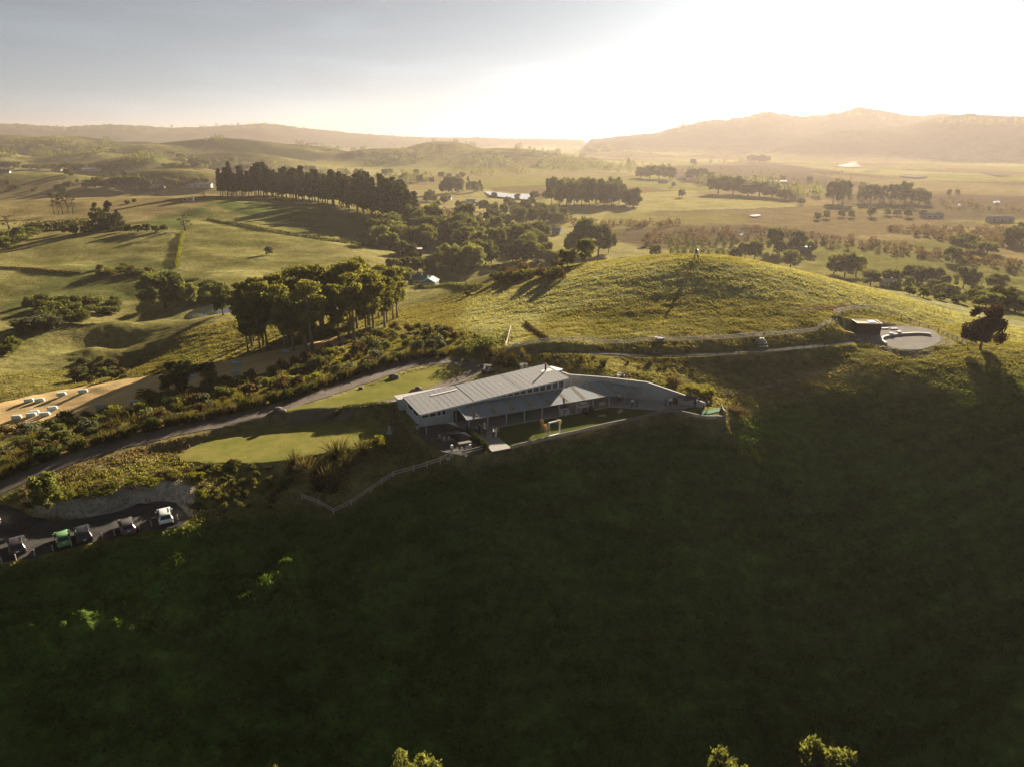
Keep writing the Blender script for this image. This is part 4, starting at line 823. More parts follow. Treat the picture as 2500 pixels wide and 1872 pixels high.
for i in range(3):
    a, b = seams[i] + (.09 if i else 0), seams[i + 1] - (.09 if i < 2 else 0)
    rp = MB().slab([(a, V0, zr(a)), (b, V0, zr(b)), (b, V1, zr(b)), (a, V1, zr(a))], .16).build('roof_panel', zinc, V)
    if i < 2: MB().slab([(b, V0 - .02, zr(b) - .03), (b + .18, V0 - .02, zr(b + .18) - .03), (b + .18, V1, zr(b + .18) - .03), (b, V1, zr(b) - .03)], .12).build('roof_flashing', darktrim, V)
    if i == 0:
        MB().slab([(-2.8, 10.85, zr(-2.8) + .09), (2.3, 10.85, zr(2.3) + .09), (2.3, 11.25, zr(2.3) + .09), (-2.8, 11.25, zr(-2.8) + .09)], .085).build('roof_vent', whitep, rp)
    if i == 2:
        MB().slab([(19.2, 9.2, zr(19.2) + .03), (21.3, 9.2, zr(21.3) + .03), (21.3, 10.6, zr(21.3) + .03), (19.2, 10.6, zr(19.2) + .03)], .025).build('flue_flashing', whitep, rp)
        MB().lathe([(.17, 0), (.17, .95), (.13, .97), (.13, 1.08), (.24, 1.1), (.24, 1.16), (.15, 1.3), (.05, 1.34)], 12, (20.1, 10.0, zr(20.1) + .02)).build('flue', blackm, rp, True)
for k in range(28):
    a = -6.7 + k * 1.02
    if min(abs(a - q) for q in seams) > .3: MB().slab([(a, V0 + .05, zr(a) + .014), (a + .05, V0 + .05, zr(a + .05) + .014), (a + .05, V1 - .05, zr(a + .05) + .014), (a, V1 - .05, zr(a) + .014)], .012).build('roof_rib', zinc, V)
MB().slab([(-7.2, V0 - .06, zr(-7.2) + .03), (21.7, V0 - .06, zr(21.7) + .03), (21.7, V0 - .01, zr(21.7) + .03), (-7.2, V0 - .01, zr(-7.2) + .03)], .30).build('front_fascia', whitep, V)
MB().slab([(21.71, V0 - .06, 5.14), (21.77, V0 - .06, 5.14), (21.77, V1 + .05, 5.14), (21.71, V1 + .05, 5.14)], .28).build('end_fascia', whitep, V)
MB().slab([(-7.27, V0 - .06, 2.72), (-7.21, V0 - .06, 2.72), (-7.21, V1 + .05, 2.72), (-7.27, V1 + .05, 2.72)], .26).build('end_fascia', darktrim, V)
MB().slab([(-7.2, V1 + .02, zr(-7.2) + .02), (21.7, V1 + .02, zr(21.7) + .02), (21.7, V1 + .1, zr(21.7) + .02), (-7.2, V1 + .1, zr(-7.2) + .02)], .24).build('rear_fascia', darktrim, V)
MB().slab([(-8.0, V1 + .15, 2.34), (3.4, V1 + .15, 2.6), (3.4, 16.2, 2.5), (-8.0, 16.2, 2.25)], .14).build('rear_roof', surf('rear_roof', (.42, .40, .40), .55, .8, .06, wave=('X', 2.2, .012)), V)
MB().slab([(-8.1, V1 + .15, 2.37), (-8.02, V1 + .15, 2.37), (-8.02, 16.25, 2.28), (-8.1, 16.25, 2.28)], .2).build('rear_fascia', whitep, V)
MB().box((-2.3, 14.9, 1.1), (11, 2.2, 2.1)).build('rear_wall', palep, V)
# walls: the body of the house
bw = MB()
for a, b, va in ((-6.9, -1.3, 5.05), (-1.3, 21.2, 4.55)):
    bw.add([(a, va, -.1), (b, va, -.1), (b, 13.1, -.1), (a, 13.1, -.1), (a, va, zr(a) - .18), (b, va, zr(b) - .18), (b, 13.1, zr(b) - .18), (a, 13.1, zr(a) - .18)], [(3, 2, 1, 0), (4, 5, 6, 7), (0, 1, 5, 4), (1, 2, 6, 5), (2, 3, 7, 6), (3, 0, 4, 7)])
bw.build('wall', palep, V)
for k in range(6):                                    # weatherboards on the near-left room
    z = .28 + k * .2
    MB().add([(-6.98, 4.99, z), (-1.28, 4.99, z), (-1.28, 5.02, z + .21), (-6.98, 5.02, z + .21), (-6.98, 5.04, z), (-1.28, 5.04, z)], [(0, 1, 2, 3), (4, 5, 1, 0)]).build('weatherboard', palep, V)
    MB().add([(-6.98, 12.0, z), (-6.98, 4.99, z), (-6.94, 4.99, z + .21), (-6.94, 12.0, z + .21), (-6.92, 12.0, z), (-6.92, 4.99, z)], [(0, 1, 2, 3), (4, 5, 1, 0)]).build('weatherboard', palep, V)
def window(u0, u1, v, z0, z1, parent, fr=.09, z2=None, sink=.02):
    z2 = z1 if z2 is None else z2
    wn = MB()
    for (a, b, c, d_) in ((u0, u1, z0, z0 + fr), (u0, u0 + fr, z0, z1), (u1 - fr, u1, z0, z2)): wn.box(((a + b) / 2, v - .04, (c + d_) / 2), (b - a, .1, d_ - c))
    wn.add([(u0, v - .09, z1 - fr), (u1, v - .09, z2 - fr), (u1, v - .09, z2), (u0, v - .09, z1), (u0, v + .01, z1 - fr), (u1, v + .01, z2 - fr), (u1, v + .01, z2), (u0, v + .01, z1)], [(0, 1, 2, 3), (3, 2, 6, 7), (4, 5, 1, 0)])
    f = wn.build('window', whitep, parent)
    MB().add([(u0 + fr, v - sink, z0 + fr), (u1 - fr, v - sink, z0 + fr), (u1 - fr, v - sink, z2 - fr), (u0 + fr, v - sink, z1 - fr)], [(0, 1, 2, 3)]).build('pane', glass, f); return f
for a, b in ((-6.6, -5.3), (-5.2, -3.9), (-3.8, -3.0), (-2.9, -2.1)): window(a, b, 4.98, 1.5, zr(a) - .26, V)
for a, b in ((5.6, 8.3), (8.5, 11.4)):               # side windows, turned onto the end wall
    wn = MB(); wn.box((-7.0, (a + b) / 2, 1.53), (.1, b - a, .08)); wn.box((-7.0, (a + b) / 2, 2.46), (.1, b - a, .08)); wn.box((-7.0, a, 2.0), (.1, .08, .86)); wn.box((-7.0, b, 2.0), (.1, .08, .86)); f = wn.build('window', whitep, V)
    MB().add([(-6.97, b, 1.57), (-6.97, a, 1.57), (-6.97, a, 2.42), (-6.97, b, 2.42)], [(0, 1, 2, 3)]).build('pane', glass, f)
vz = lambda v: 2.2 + (v + .5) * .17
u = 2.6
for k in range(14):                                   # clerestory
    a = 2.9 + k * 1.305; b = a + 1.22; window(a, b, 4.48, vz(4.3) + .14, zr(a) - .30, V, .10, zr(b) - .30)
for k in range(9):                                    # sliding doors below the verandah
    a = -.9 + k * 2.4; f = MB().box((a + 1.15, 4.48, 2.08), (2.3, .09, .1)).box((a + .05, 4.48, 1.04), (.1, .09, 2.06)).box((a + 2.25, 4.48, 1.04), (.1, .09, 2.06)).box((a + 1.15, 4.48, .06), (2.3, .09, .1)).build('door', whitep if k % 3 else brownw, V)
    MB().box((a + 1.15, 4.5, 1.06), (2.1, .03, 1.9)).build('pane', glass, f)
# verandah roof in bays, one fibreglass sheet to each bay
def vtop(u): return 4.35 if u < 21.7 else (4.35 + (u - 21.7) / 6.8 * .95 if u < 28.5 else 5.3 - (u - 28.5) / 7.3 * 5.1)
def vlow(u): return -.5 if u < 31.2 else -.5 + (u - 31.2) / 4.6 * .7
edges = [-.3]
for k in range(10): edges += [1.4 + 3.5 * k, 2.15 + 3.5 * k]
edges = [e for e in edges if e < 34] + [35.8]; brk = sorted(set(edges + [28.5, 31.2, 21.7]))
for i in range(len(edges) - 1):
    a, b = edges[i], edges[i + 1]; us = [a] + [q for q in brk if a < q < b] + [b]; fib = i % 2 == 1; dz = .012 if fib else 0
    mb = MB()
    for c, d_ in zip(us[:-1], us[1:]): mb.slab([(c, vlow(c), vz(vlow(c)) + dz), (d_, vlow(d_), vz(vlow(d_)) + dz), (d_, vtop(d_) - .001, vz(vtop(d_)) + dz), (c, vtop(c) - .001, vz(vtop(c)) + dz)], .03)
    mb.build('skylight_sheet' if fib else 'verandah_roof_sheet', fibre if fib else zincv, V)
MB().box((15.45, -.56, vz(-.5) - .06), (31.5, .1, .14)).build('gutter', surf('grey_gutter', (.25, .26, .27), .5, 2, .1), V)
MB().slab([(-.38, -.5, vz(-.5) + .05), (-.3, -.5, vz(-.5) + .05), (-.3, 4.3, vz(4.3) + .05), (-.38, 4.3, vz(4.3) + .05)], .2).build('barge_board', whitep, V)
MB().slab([(21.8, 4.37, vz(4.36) + .04), (28.5, 5.32, vz(5.3) + .04), (28.5, 5.38, vz(5.3) + .04), (21.8, 4.43, vz(4.36) + .04)], .16).build('ridge_flashing', whitep, V)
post = MB().box((0, 0, 1.02), (.13, .13, 2.28)).mesh('post', palep)
for k in range(10): link('post', post, V, (3.5 * k + .02, -.35, 0))
for pu, pv in ((-.6, 4.05), (-6.93, 1.49), (-4.41, 4.6)): link('post', post, V, (pu, pv, 0), scale=(1, 1, .55 if pv > 4.3 else .95))
for k in range(6): MB().box((.02 + 3.5 * k + 1.7, 2.0, vz(2.0) - .12), (.08, 4.8, .12)).build('rafter', timber, V)
MB().box((25.6, 6.2, 1.5), (3.0, 2.6, .12)).box((24.4, 5.4, .75), (.1, .1, 1.5)).box((26.9, 5.4, .75), (.1, .1, 1.5)).box((24.4, 7.2, .75), (.1, .1, 1.5)).box((26.9, 7.2, .75), (.1, .1, 1.5)).build('service_roof', darktrim, V)
# paving
def lsheet(name, pts, mat, z, th=.12):
    return struct(MB().slab([(*tuple(bl(a, b))[:2], z) for a, b in pts], th).build(name, mat))
lsheet('patio', [(-.6, -.9), (28, -.9), (36.2, -6.7), (42.3, -7.3), (38.7, -3.0), (33.9, 2.4), (24.4, 8), (22, 8), (22, 4.6), (-.6, 4.6)], conc, .03)
lsheet('courtyard', [(-8.2, 2.2), (-7.0, -6.2), (-4.2, -9.6), (-1.1, -9.4), (-1.1, -.9), (-.6, -.9), (-.6, 4.6), (-6.9, 5.0)], surf('dark_paving', (.085, .08, .072), .85, .8, .25), .02)
sheet('front_lawn', [tuple(bl(a, b))[:2] for a, b in ((3.6, -9.2), (36.1, -6.85), (28, -.95), (3.6, -.95))], surf('shade_toned_lawn', (.075, .095, .024), .9, .3, .2, bump=.03, bscale=6, spec=0), .6, .10)  # mown grass again, with the building's shade put into a darker colour
# concrete walls
rw = thing('concrete_wall', 'long pale concrete retaining wall sloping down behind the patio', 'wall', (BO[0], BO[1], 0), BROT)
st = [(22.6, 15.0, 4.3), (24.4, 8.4, 4.05), (30.4, 4.5, 3.8), (36.4, -.2, 3.45), (40.3, -4.7, 2.2), (43.8, -8.3, .85)]
for i in range(len(st) - 1):
    a, b = st[i], st[i + 1]; k = 1 if i == 0 else 2
    for j in range(k):
        f0, f1 = j / k + (.004 if j or i else 0), (j + 1) / k; L = lambda f: tuple(a[q] + (b[q] - a[q]) * f for q in range(3))
        c, d_ = L(f0), L(f1); MB().wall([(c[0], c[1], -.3, c[2]), (d_[0], d_[1], -.3, d_[2])], .22).build('concrete_panel', conc, rw)
        MB().wall([(c[0], c[1], c[2] + .003, c[2] + .06), (d_[0], d_[1], d_[2] + .003, d_[2] + .06)], .30).build('coping', surf('coping', (.42, .40, .37), .8, 1, .1), rw)
lw = thing('concrete_wall', 'low concrete wall between the upper lawn and the lower lawn beside the venue', 'wall')
stl = [(at(px, py, z), z) for px, py, z in ((986, 974, 1.25), (945, 982, 1.2), (905, 988, 1.1), (868, 994, .95), (835, 1002, .7))]
for (a, za), (b, zb) in zip(stl[:-1], stl[1:]): MB().wall([(a.x, a.y, -1.0, za), (b.x, b.y, -1.0, zb)], .25).build('concrete_panel', conc, lw)
# boardwalk
bd = thing('boardwalk', 'silver-grey timber boardwalk running out past the hedge to the fence', 'deck', (BO[0], BO[1], 0), BROT)
for k in range(30):
    v = -1.1 - k * .295; MB().box((1.85, v, .06 + random.uniform(-.004, .004)), (3.3, .27, .05)).build('plank', decktim, bd)
MB().box((.35, -5.4, -.06), (.12, 8.8, .17)).build('joist', timber, bd); MB().box((3.35, -5.4, -.06), (.12, 8.8, .17)).build('joist', timber, bd); MB().box((1.85, -9.9, -.12), (3.3, .06, .3)).build('end_board', brownw, bd)
# ------------------------------------------------------------------ fences
def fence(name, label, pts, spacing, rails, mat, post=(.12, .12, 1.2), cat='fence', railmat=None, sink=.3, group=None, postmat=None, wires=0, board=None):
    P = [Vector(p) for p in pts]; root = thing(name, label, cat, P[0], 0, group); o0 = P[0]
    seg = [(b - a).length for a, b in zip(P[:-1], P[1:])]; S = []
    for (a, b), L in zip(zip(P[:-1], P[1:]), seg):
        k = max(1, round(L / spacing)); S += [(a + (b - a) * (i / k)) for i in range(k)]
    S.append(P[-1]); 
    for q in S: q.z = gz(q.x, q.y)
    for i, q in enumerate(S):
        d = (S[min(i + 1, len(S) - 1)] - S[max(i - 1, 0)]); link('post', unitbox(postmat or mat), root, (q.x - o0.x, q.y - o0.y, q.z - sink - o0.z), math.atan2(d.y, d.x), (post[0], post[1], post[2] + sink))
    for a, b in zip(S[:-1], S[1:]):
        d = b - a; Lh = math.hypot(d.x, d.y); an = math.atan2(d.y, d.x); nv = Vector((math.sin(an), -math.cos(an), 0)) * (post[1] / 2 + .02)
        for h, hh, th in rails:
            c = (a + b) / 2 + nv - o0; o = link('rail', unitbox(railmat or mat), root, (c.x, c.y, c.z + h), (0, -math.atan2(d.z, Lh), an), (d.length * 1.005, th, hh))
    for k in range(wires):
        h = .3 + k * .35; mb = MB()
        for a, b in zip(S[:-1], S[1:]): mb.tube([(a.x - o0.x, a.y - o0.y, a.z - o0.z + h), (b.x - o0.x, b.y - o0.y, b.z - o0.z + h)], .008, 3, 0, False)
        mb.build('wire', timber, root)
    return root
W = lambda *r: [gp(*q) for q in r]
fence('rail_fence', 'two-rail timber fence bending round the lawn bank to the boardwalk', W((738, 1218), (778, 1232), (815, 1254), (858, 1232), (905, 1200), (960, 1164), (1010, 1150), (1075, 1130), (1135, 1112), (1185, 1098)), 2.6, ((.45, .14, .05), (.85, .14, .05)), paletim, (.13, .13, 1.05))
bpts = [bl(*q) for q in ((3.7, -9.55), (36.4, -7.05))]; fence('board_fence', 'low timber board edging along the front of the venue lawn', bpts, 1.55, ((.05, .24, .05), (.33, .24, .05), (.62, .07, .16)), timber, (.12, .12, .66), postmat=timber)
bpts = [bl(*q) for q in ((36.5, -7.1), (40.1, -12.1), (44.4, -13.3), (46.2, -10.0))]; fence('board_fence', 'timber board edging round the umbrella corner of the patio', bpts, 1.5, ((.05, .28, .05), (.36, .28, .05), (.68, .07, .16)), timber, (.12, .12, .74), postmat=timber)
fence('rail_fence', 'golden three-rail timber fence along the foot of the grass mound', W((1235, 858), (1262, 850), (1300, 842), (1345, 838), (1450, 839), (1560, 838), (1650, 836), (1740, 832), (1838, 824)), 2.5, ((.35, .13, .05), (.70, .13, .05), (1.05, .13, .05)), paletim, (.13, .13, 1.2))
fence('rail_fence', 'three-rail timber fence from the gate towards the dark hut', W((1868, 823), (1920, 819), (1990, 811), (2062, 802)), 2.5, ((.35, .13, .05), (.70, .13, .05), (1.05, .13, .05)), paletim, (.13, .13, 1.2))
fence('rail_fence', 'three-rail timber fence stepping up behind the dark hut', W((2062, 802), (2034, 768), (2078, 758), (2124, 754)), 2.5, ((.35, .13, .05), (.70, .13, .05), (1.05, .13, .05)), paletim, (.13, .13, 1.2))
fence('rail_fence', 'three-rail timber fence running down the mound behind the paved court', W((2124, 754), (2200, 778), (2290, 812), (2360, 846)), 2.6, ((.35, .12, .05), (.70, .12, .05), (1.05, .12, .05)), timber, (.13, .13, 1.2))
fence('wire_fence', 'post and wire fence crossing the dark slope below the footpath', W((1752, 965), (1830, 962), (1900, 945), (1990, 918), (2075, 898), (2150, 880)), 2.4, (), timber, (.10, .10, 1.15), wires=3)
fence('wire_fence', 'post and wire fence with pale posts along the car park edge', W((-30, 1382), (40, 1368), (130, 1345), (220, 1322), (310, 1300), (400, 1278), (470, 1262)), 1.7, (), paletim, (.11, .11, .95), wires=2)
fence('wire_fence', 'dark post and wire fence at the bottom of the weedy bank', W((470, 1262), (560, 1246), (650, 1230), (735, 1218)), 1.3, (), timber, (.08, .08, 1.0), wires=2)
fence('batten_fence', 'brown horizontal slat fence screening the yard behind the venue', [at(1280, 888, 3.4), at(1325, 902, 3.5), at(1362, 915, 3.6)], 1.9, tuple((.2 + .22 * k, .13, .04) for k in range(7)), brownw, (.12, .12, 1.8))
fence('rail_fence', 'pale stock fence running straight up the left flank of the mound', W((1233, 846), (1247, 800)), 1.6, ((.3, .1, .04), (.6, .1, .04), (.9, .1, .04)), paletim, (.11, .11, 1.1))
for rows, lab in ((((440, 600), (445, 580), (452, 560), (458, 548)), 'straight overgrown fence line running up between the two left paddocks'), (((0, 972), (120, 950), (250, 928), (330, 915)), 'thin post fence along the top edge of the hay field'), (((920, 755), (1000, 738), (1060, 725), (1130, 715)), 'thin post fence below the gum grove pasture'), (((2230, 745), (2320, 770), (2420, 792), (2500, 808)), 'thin post fence along the far edge of the right shoulder')):
    fence('wire_fence', lab, W(*rows), 3.2, (), timber, (.12, .12, 1.1), wires=2)
# gate and steps
g = gp(1852, 824); gt = thing('gate', 'small timber gate with brown boards in the mound fence', 'gate', g, R(4))
for k in range(5): MB().box((0, 0, .25 + k * .2), (1.9, .05, .13)).build('board', brownw if k % 2 else paletim, gt)
for s in (-1, 1): MB().box((s * 1.0, 0, .6), (.15, .15, 1.5)).build('post', paletim, gt)
g2 = gp(1862, 846); stp = thing('steps', 'short flight of grey steps from the footpath up to the gate', 'steps', (0, 0, 0))
for k in range(4):
    f = k / 3; q = g2 * (1 - f) + Vector((g.x, g.y - .6, 0)) * f; z = gz(q.x, q.y); MB().box((q.x, q.y, z + .04), (2.2, .8, .28)).build('step', conc, stp)
# hedges
def hedge(name, label, pts, H, Wd, mk, size=.16, dens=130, cat='hedge'):
    rs = np.random.RandomState(len(label)); cen = []; rad = []
    P = [Vector(p) for p in pts]
    for a, b in zip(P[:-1], P[1:]):
        L = (b - a).length; k = max(2, int(L / (Wd * .45)))
        for i in range(k):
            q = a + (b - a) * (i / k); zz = gz(q.x, q.y)
            for h in np.arange(Wd * .35, H - Wd * .2, Wd * .5): cen.append((q.x + rs.normal() * .05 * Wd, q.y + rs.normal() * .05 * Wd, zz + h)); rad.append(Wd * .5)
    Vv, Ff = leaves(rs, cen, rad, [dens] * len(cen), size, .3, (1, 1, .9), .7)
    Vv -= np.array(P[0])
    o = link(name, mesh_np(name, Vv, Ff, [LM[mk]]), None, P[0]); return tag(o, label, cat)
hedge('box_hedge', 'clipped green hedge beside the boardwalk', [bl(-.55, -1.2), bl(-.45, -9.2)], 1.15, 1.05, 'hedge', .12, 150)
hedge('dark_hedge', 'tall dark hedge at the end of the drive loop', W((1140, 866), (1180, 862), (1218, 850)), 4.6, 3.0, 'dark', .24, 130)
hedge('low_hedge', 'low clipped hedge below the concrete wall on the lower lawn', [at(805, 1024, -.7), at(860, 1016, -.7), at(920, 1010, -.7), at(965, 1008, -.7)], .9, 1.0, 'olive', .13, 110)
hedge('field_hedge', 'dark clipped field hedge crossing the green hillside below the pines', W((510, 537), (560, 548), (640, 562), (720, 575), (800, 588), (880, 600), (925, 604)), 2.2, 2.4, 'dark', .45, 34)
hedge('field_hedge', 'dark broad hedge behind the clipped row of trees', W((66, 566), (120, 563), (180, 558), (225, 555)), 6, 5, 'dark', .6, 70)
hedge('field_hedge', 'low broken hedge crossing the lower left paddock', W((0, 655), (60, 658), (120, 664), (200, 668)), 1.2, 1.4, 'brown', .35, 24)
hedge('field_hedge', 'dark weedy ditch line slanting down the left face of the mound', W((1284, 790), (1310, 812), (1338, 833)), .7, .9, 'brown', .2, 30)  # low leafy strip added to stand for a dark ditch shadow line
hedge('garden_hedge', 'row of small bushes in front of the teal-roofed house', W((1015, 700), (1070, 703), (1130, 704), (1180, 702)), 1.8, 1.8, 'mid', .32, 40)
hedge('field_hedge', 'pale weedy line up the fence between the left paddocks', W((432, 655), (438, 620), (442, 590), (447, 568)), 1.2, 2.0, 'lime', .35, 24)

# ------------------------------------------------------------------ hay bales
wrap = surf('bale_wrap', (.33, .44, .42), .45, 2, .12, spec=.4); wrapw = surf('pale_bale_wrap', (.50, .58, .56), .45, 2, .12, spec=.4)
def bale_mesh(mat):
    b = bmesh.new(); bmesh.ops.create_cube(b, size=1.0); bmesh.ops.scale(b, vec=(2.1, 1.05, .95), verts=b.verts); bmesh.ops.translate(b, vec=(0, 0, .475), verts=b.verts)
    bmesh.ops.bevel(b, geom=b.edges[:], offset=.16, segments=2, affect='EDGES'); me = bpy.data.meshes.new('bale'); b.to_mesh(me); b.free(); me.materials.append(mat); return me
BM = [bale_mesh(wrap), bale_mesh(wrapw)]
bales = [(264, 1220), (358, 1218), (555, 1165), (748, 1138), (474, 1292), (310, 1328), (285, 1350), (407, 1345), (153, 1370), (906, 1272), (1216, 1245), (238, 1445), (300, 1440), (1715, 1018), (1972, 1050), (2120, 972), (2130, 895)]
bl_names = ['farther left of the first pair', 'farther right of the first pair', 'near the field top, second from the right there', 'highest of the pale bales by the field edge', 'alone right of the main cluster', 'at the back of the main cluster', 'in the middle of the main cluster', 'right of the main cluster in the front row', 'leftmost of all the bales', 'in the striped shade mid field', 'just left of the planted belt bulge', 'half hidden by the planted belt at lower left', 'peeping over the belt at lower left', 'behind the dark tree at the field edge', 'at the belt edge right of the dark tree', 'in the shade right of the dark tree', 'smallest one near the gum grove']
for i, ((x, y), l) in enumerate(zip(bales, bl_names)):
    p = gp(x / 3.68, 650 + y / 3.68); tag(link('hay_bale', BM[i < 9], None, (p.x, p.y, p.z + .08), R(18 + random.uniform(-8, 8))), 'pale green wrapped hay bale ' + l, 'bale', 'wrapped bales on the hay field')
for px, py, l in ((575, 892, 'on the shaded upper hay field'), (697, 862, 'at the top end of the hay field')):
    p = gp(px, py); tag(link('hay_bale', BM[0], None, (p.x, p.y, p.z + .08), R(10)), 'teal wrapped hay bale ' + l, 'bale', 'wrapped bales on the hay field')

# ------------------------------------------------------------------ cars
rub = surf('tyre_rubber', (.02, .02, .02), .85, 8, .2); rim = surf('alloy_rim', (.5, .5, .5), .35, 5, .1, metal=.8); redl = surf('tail_light', (.35, .015, .01), .25, 4, .1, spec=.5); platem = surf('number_plate', (.7, .7, .68), .5, 5, .05); blk = surf('black_plastic', (.02, .02, .022), .6, 5, .2)
def carpaint(name, col):
    if name in MATS: return MATS[name]
    m, t, o = newmat(name); p = nd(t, 'ShaderNodeBsdfPrincipled'); t.links.new(p.outputs[0], o.inputs[0]); p.inputs['Roughness'].default_value = .35; p.inputs['Coat Weight'].default_value = .6; p.inputs['Coat Roughness'].default_value = .08
    rgb = nd(t, 'ShaderNodeRGB'); rgb.outputs[0].default_value = (*col, 1); nz = noise_var(t, 6, 3); t.links.new(vmul(t, rgb.outputs[0], ramp(t, nz.outputs[0], .3, .7, .93, 1.07)), p.inputs['Base Color']); MATS[name] = m; return m
def car(p, head, col, pname, label, suv=True, L=4.5, Wd=1.84, Ht=1.68):
    c = thing('parked_car', label, 'car', (p.x, p.y, p.z + .06), head, 'cars in the gravel car park'); paint = carpaint(pname, col)
    h = L / 2; W2 = Wd / 2
    # (x, sill z, shoulder z, top z, half width low, half width shoulder, half width top); x points to the nose
    if suv: S = [(-h, .45, .85, .88, .80, .86, .80), (-h + .08, .32, .98, 1.04, .88, .97, .84), (-h + .42, .28, 1.02, Ht - .10, .95, 1.0, .70), (-h + .75, .28, 1.02, Ht, .96, 1.0, .72), (-.2, .26, 1.0, Ht + .01, .97, 1.0, .74), (.45, .26, .98, Ht - .08, .97, 1.0, .72), (1.2, .26, .96, 1.02, .97, 1.0, .84), (h - .45, .28, .90, .93, .95, .98, .78), (h - .1, .34, .76, .80, .86, .88, .70), (h, .42, .66, .68, .72, .74, .60)]
    else: S = [(-h, .45, .80, .83, .78, .84, .78), (-h + .1, .32, .92, .98, .86, .95, .82), (-h + .55, .28, .95, Ht - .14, .95, 1.0, .68), (-h + .95, .28, .95, Ht, .96, 1.0, .70), (-.1, .26, .93, Ht, .97, 1.0, .72), (.35, .26, .92, Ht - .10, .97, 1.0, .70), (1.05, .26, .90, .96, .97, 1.0, .84), (h - .4, .28, .82, .85, .94, .97, .78), (h - .1, .34, .70, .74, .86, .88, .70), (h, .42, .60, .62, .72, .74, .60)]
    V = []; F = []
    for x, zb, zs, zt, a, b_, d in S:
        V += [(x, -a * W2, zb), (x, -b_ * W2, zs * .75), (x, -b_ * W2 * .985, zs), (x, -d * W2, zt), (x, d * W2, zt), (x, b_ * W2 * .985, zs), (x, b_ * W2, zs * .75), (x, a * W2, zb)]
    n = len(S)
    for i in range(n - 1):
        for k in range(8): F.append((i * 8 + k, (i + 1) * 8 + k, (i + 1) * 8 + (k + 1) % 8, i * 8 + (k + 1) % 8))
    F += [tuple(range(8)), tuple((n - 1) * 8 + k for k in range(7, -1, -1))]
    mb = MB().add(V, F); mb.v = [tuple(q) for q in mb.v]; body = mb.build('body', paint, c, True)
    es = body.modifiers.new('edge', 'BEVEL'); es.width = .05; es.segments = 2; es.limit_method = 'ANGLE'; es.angle_limit = R(25)
    def quad(name, pts, off, mat, par=c):
        P = [Vector(q) for q in pts]; nn = (P[1] - P[0]).cross(P[2] - P[0]).normalized() * off; ce = sum(P, Vector()) / 4
        return MB().add([ce + (q - ce) * .86 + nn for q in P], [(0, 1, 2, 3)]).build(name, mat, par)
    g = lambda i, k: V[i * 8 + k]
    quad('rear_window', [g(1, 4), g(1, 3), g(2, 3), g(2, 4)], -.035, glass) if False else quad('rear_window', [g(1, 3), g(1, 4), g(2, 4), g(2, 3)], -.03, glass)
    quad('windscreen', [g(6, 4), g(6, 3), g(5, 3), g(5, 4)], -.03, glass)
    for i0, i1 in ((2, 3), (3, 4), (4, 5)):
        quad('side_window', [g(i0, 2), g(i0, 3), g(i1, 3), g(i1, 2)], -.03, glass); quad('side_window', [g(i1, 5), g(i1, 4), g(i0, 4), g(i0, 5)], -.03, glass)
    quad('side_window', [g(5, 2), g(5, 3), g(6, 3), g(6, 2)], -.03, glass)
    for s in (-1, 1):
        MB().box((-h + .10, s * W2 * .80, .86), (.14, .30, .20)).build('tail_light', redl, c); MB().box((h - .13, s * W2 * .70, .66), (.16, .34, .13)).build('headlight', platem, c)
        MB().box((.75, s * (W2 + .08), 1.02), (.12, .2, .14)).build('wing_mirror', paint, c)
        for x in (-h + .85, h - .85):
            w_ = link('wheel', None, c, (x, s * (W2 - .10), .33)); MB().lathe([(.18, -.11), (.31, -.11), (.33, -.08), (.33, .08), (.31, .11), (.18, .11)], 16).build('tyre', rub, w_, rot=(R(90), 0, 0)); MB().lathe([(.02, -.1), (.2, -.12), (.2, .12), (.02, .1)], 12).build('rim', rim, w_, rot=(R(90), 0, 0))
    MB().box((-h - .01, 0, .46), (.10, Wd * .86, .24)).build('bumper', blk if suv else paint, c); MB().box((-h - .02, 0, .78), (.04, .38, .12)).build('number_plate', platem, c)
    if suv:
        for s in (-1, 1): MB().box((-.5, s * W2 * .66, Ht + .05), (1.7, .05, .05)).build('roof_rail', blk, c)
    return c
def chead(a, b): q = gp(*b) - gp(*a); return math.atan2(q.y, q.x)
car(gp(404, 1268), chead((408, 1285), (400, 1250)), (.72, .72, .72), 'white_paintwork', 'white SUV parked at the closed end of the gravel car park')
car(gp(312, 1292), chead((318, 1310), (306, 1274)), (.10, .085, .08), 'grey_paintwork', 'grey hatchback parked between the white SUV and the black car', False, 4.3, 1.8, 1.52)
car(gp(205, 1312), chead((210, 1328), (200, 1295)), (.016, .016, .018), 'black_paintwork', 'black SUV parked beside the green hatchback', True, 4.6, 1.86, 1.7)
car(gp(155, 1322), chead((160, 1338), (150, 1305)), (.16, .33, .12), 'green_paintwork', 'green hatchback parked beside the black SUV', False, 3.9, 1.72, 1.54)
car(gp(44, 1340), chead((46, 1358), (42, 1322)), (.045, .030, .030), 'maroon_paintwork', 'dark wine-coloured SUV parked leftmost in full view', True, 4.6, 1.86, 1.68)
car(gp(-18, 1275), chead((-18, 1290), (-30, 1260)), (.5, .52, .52), 'silver_paintwork', 'silver car cut off by the left edge of the view', False, 4.3, 1.8, 1.5)

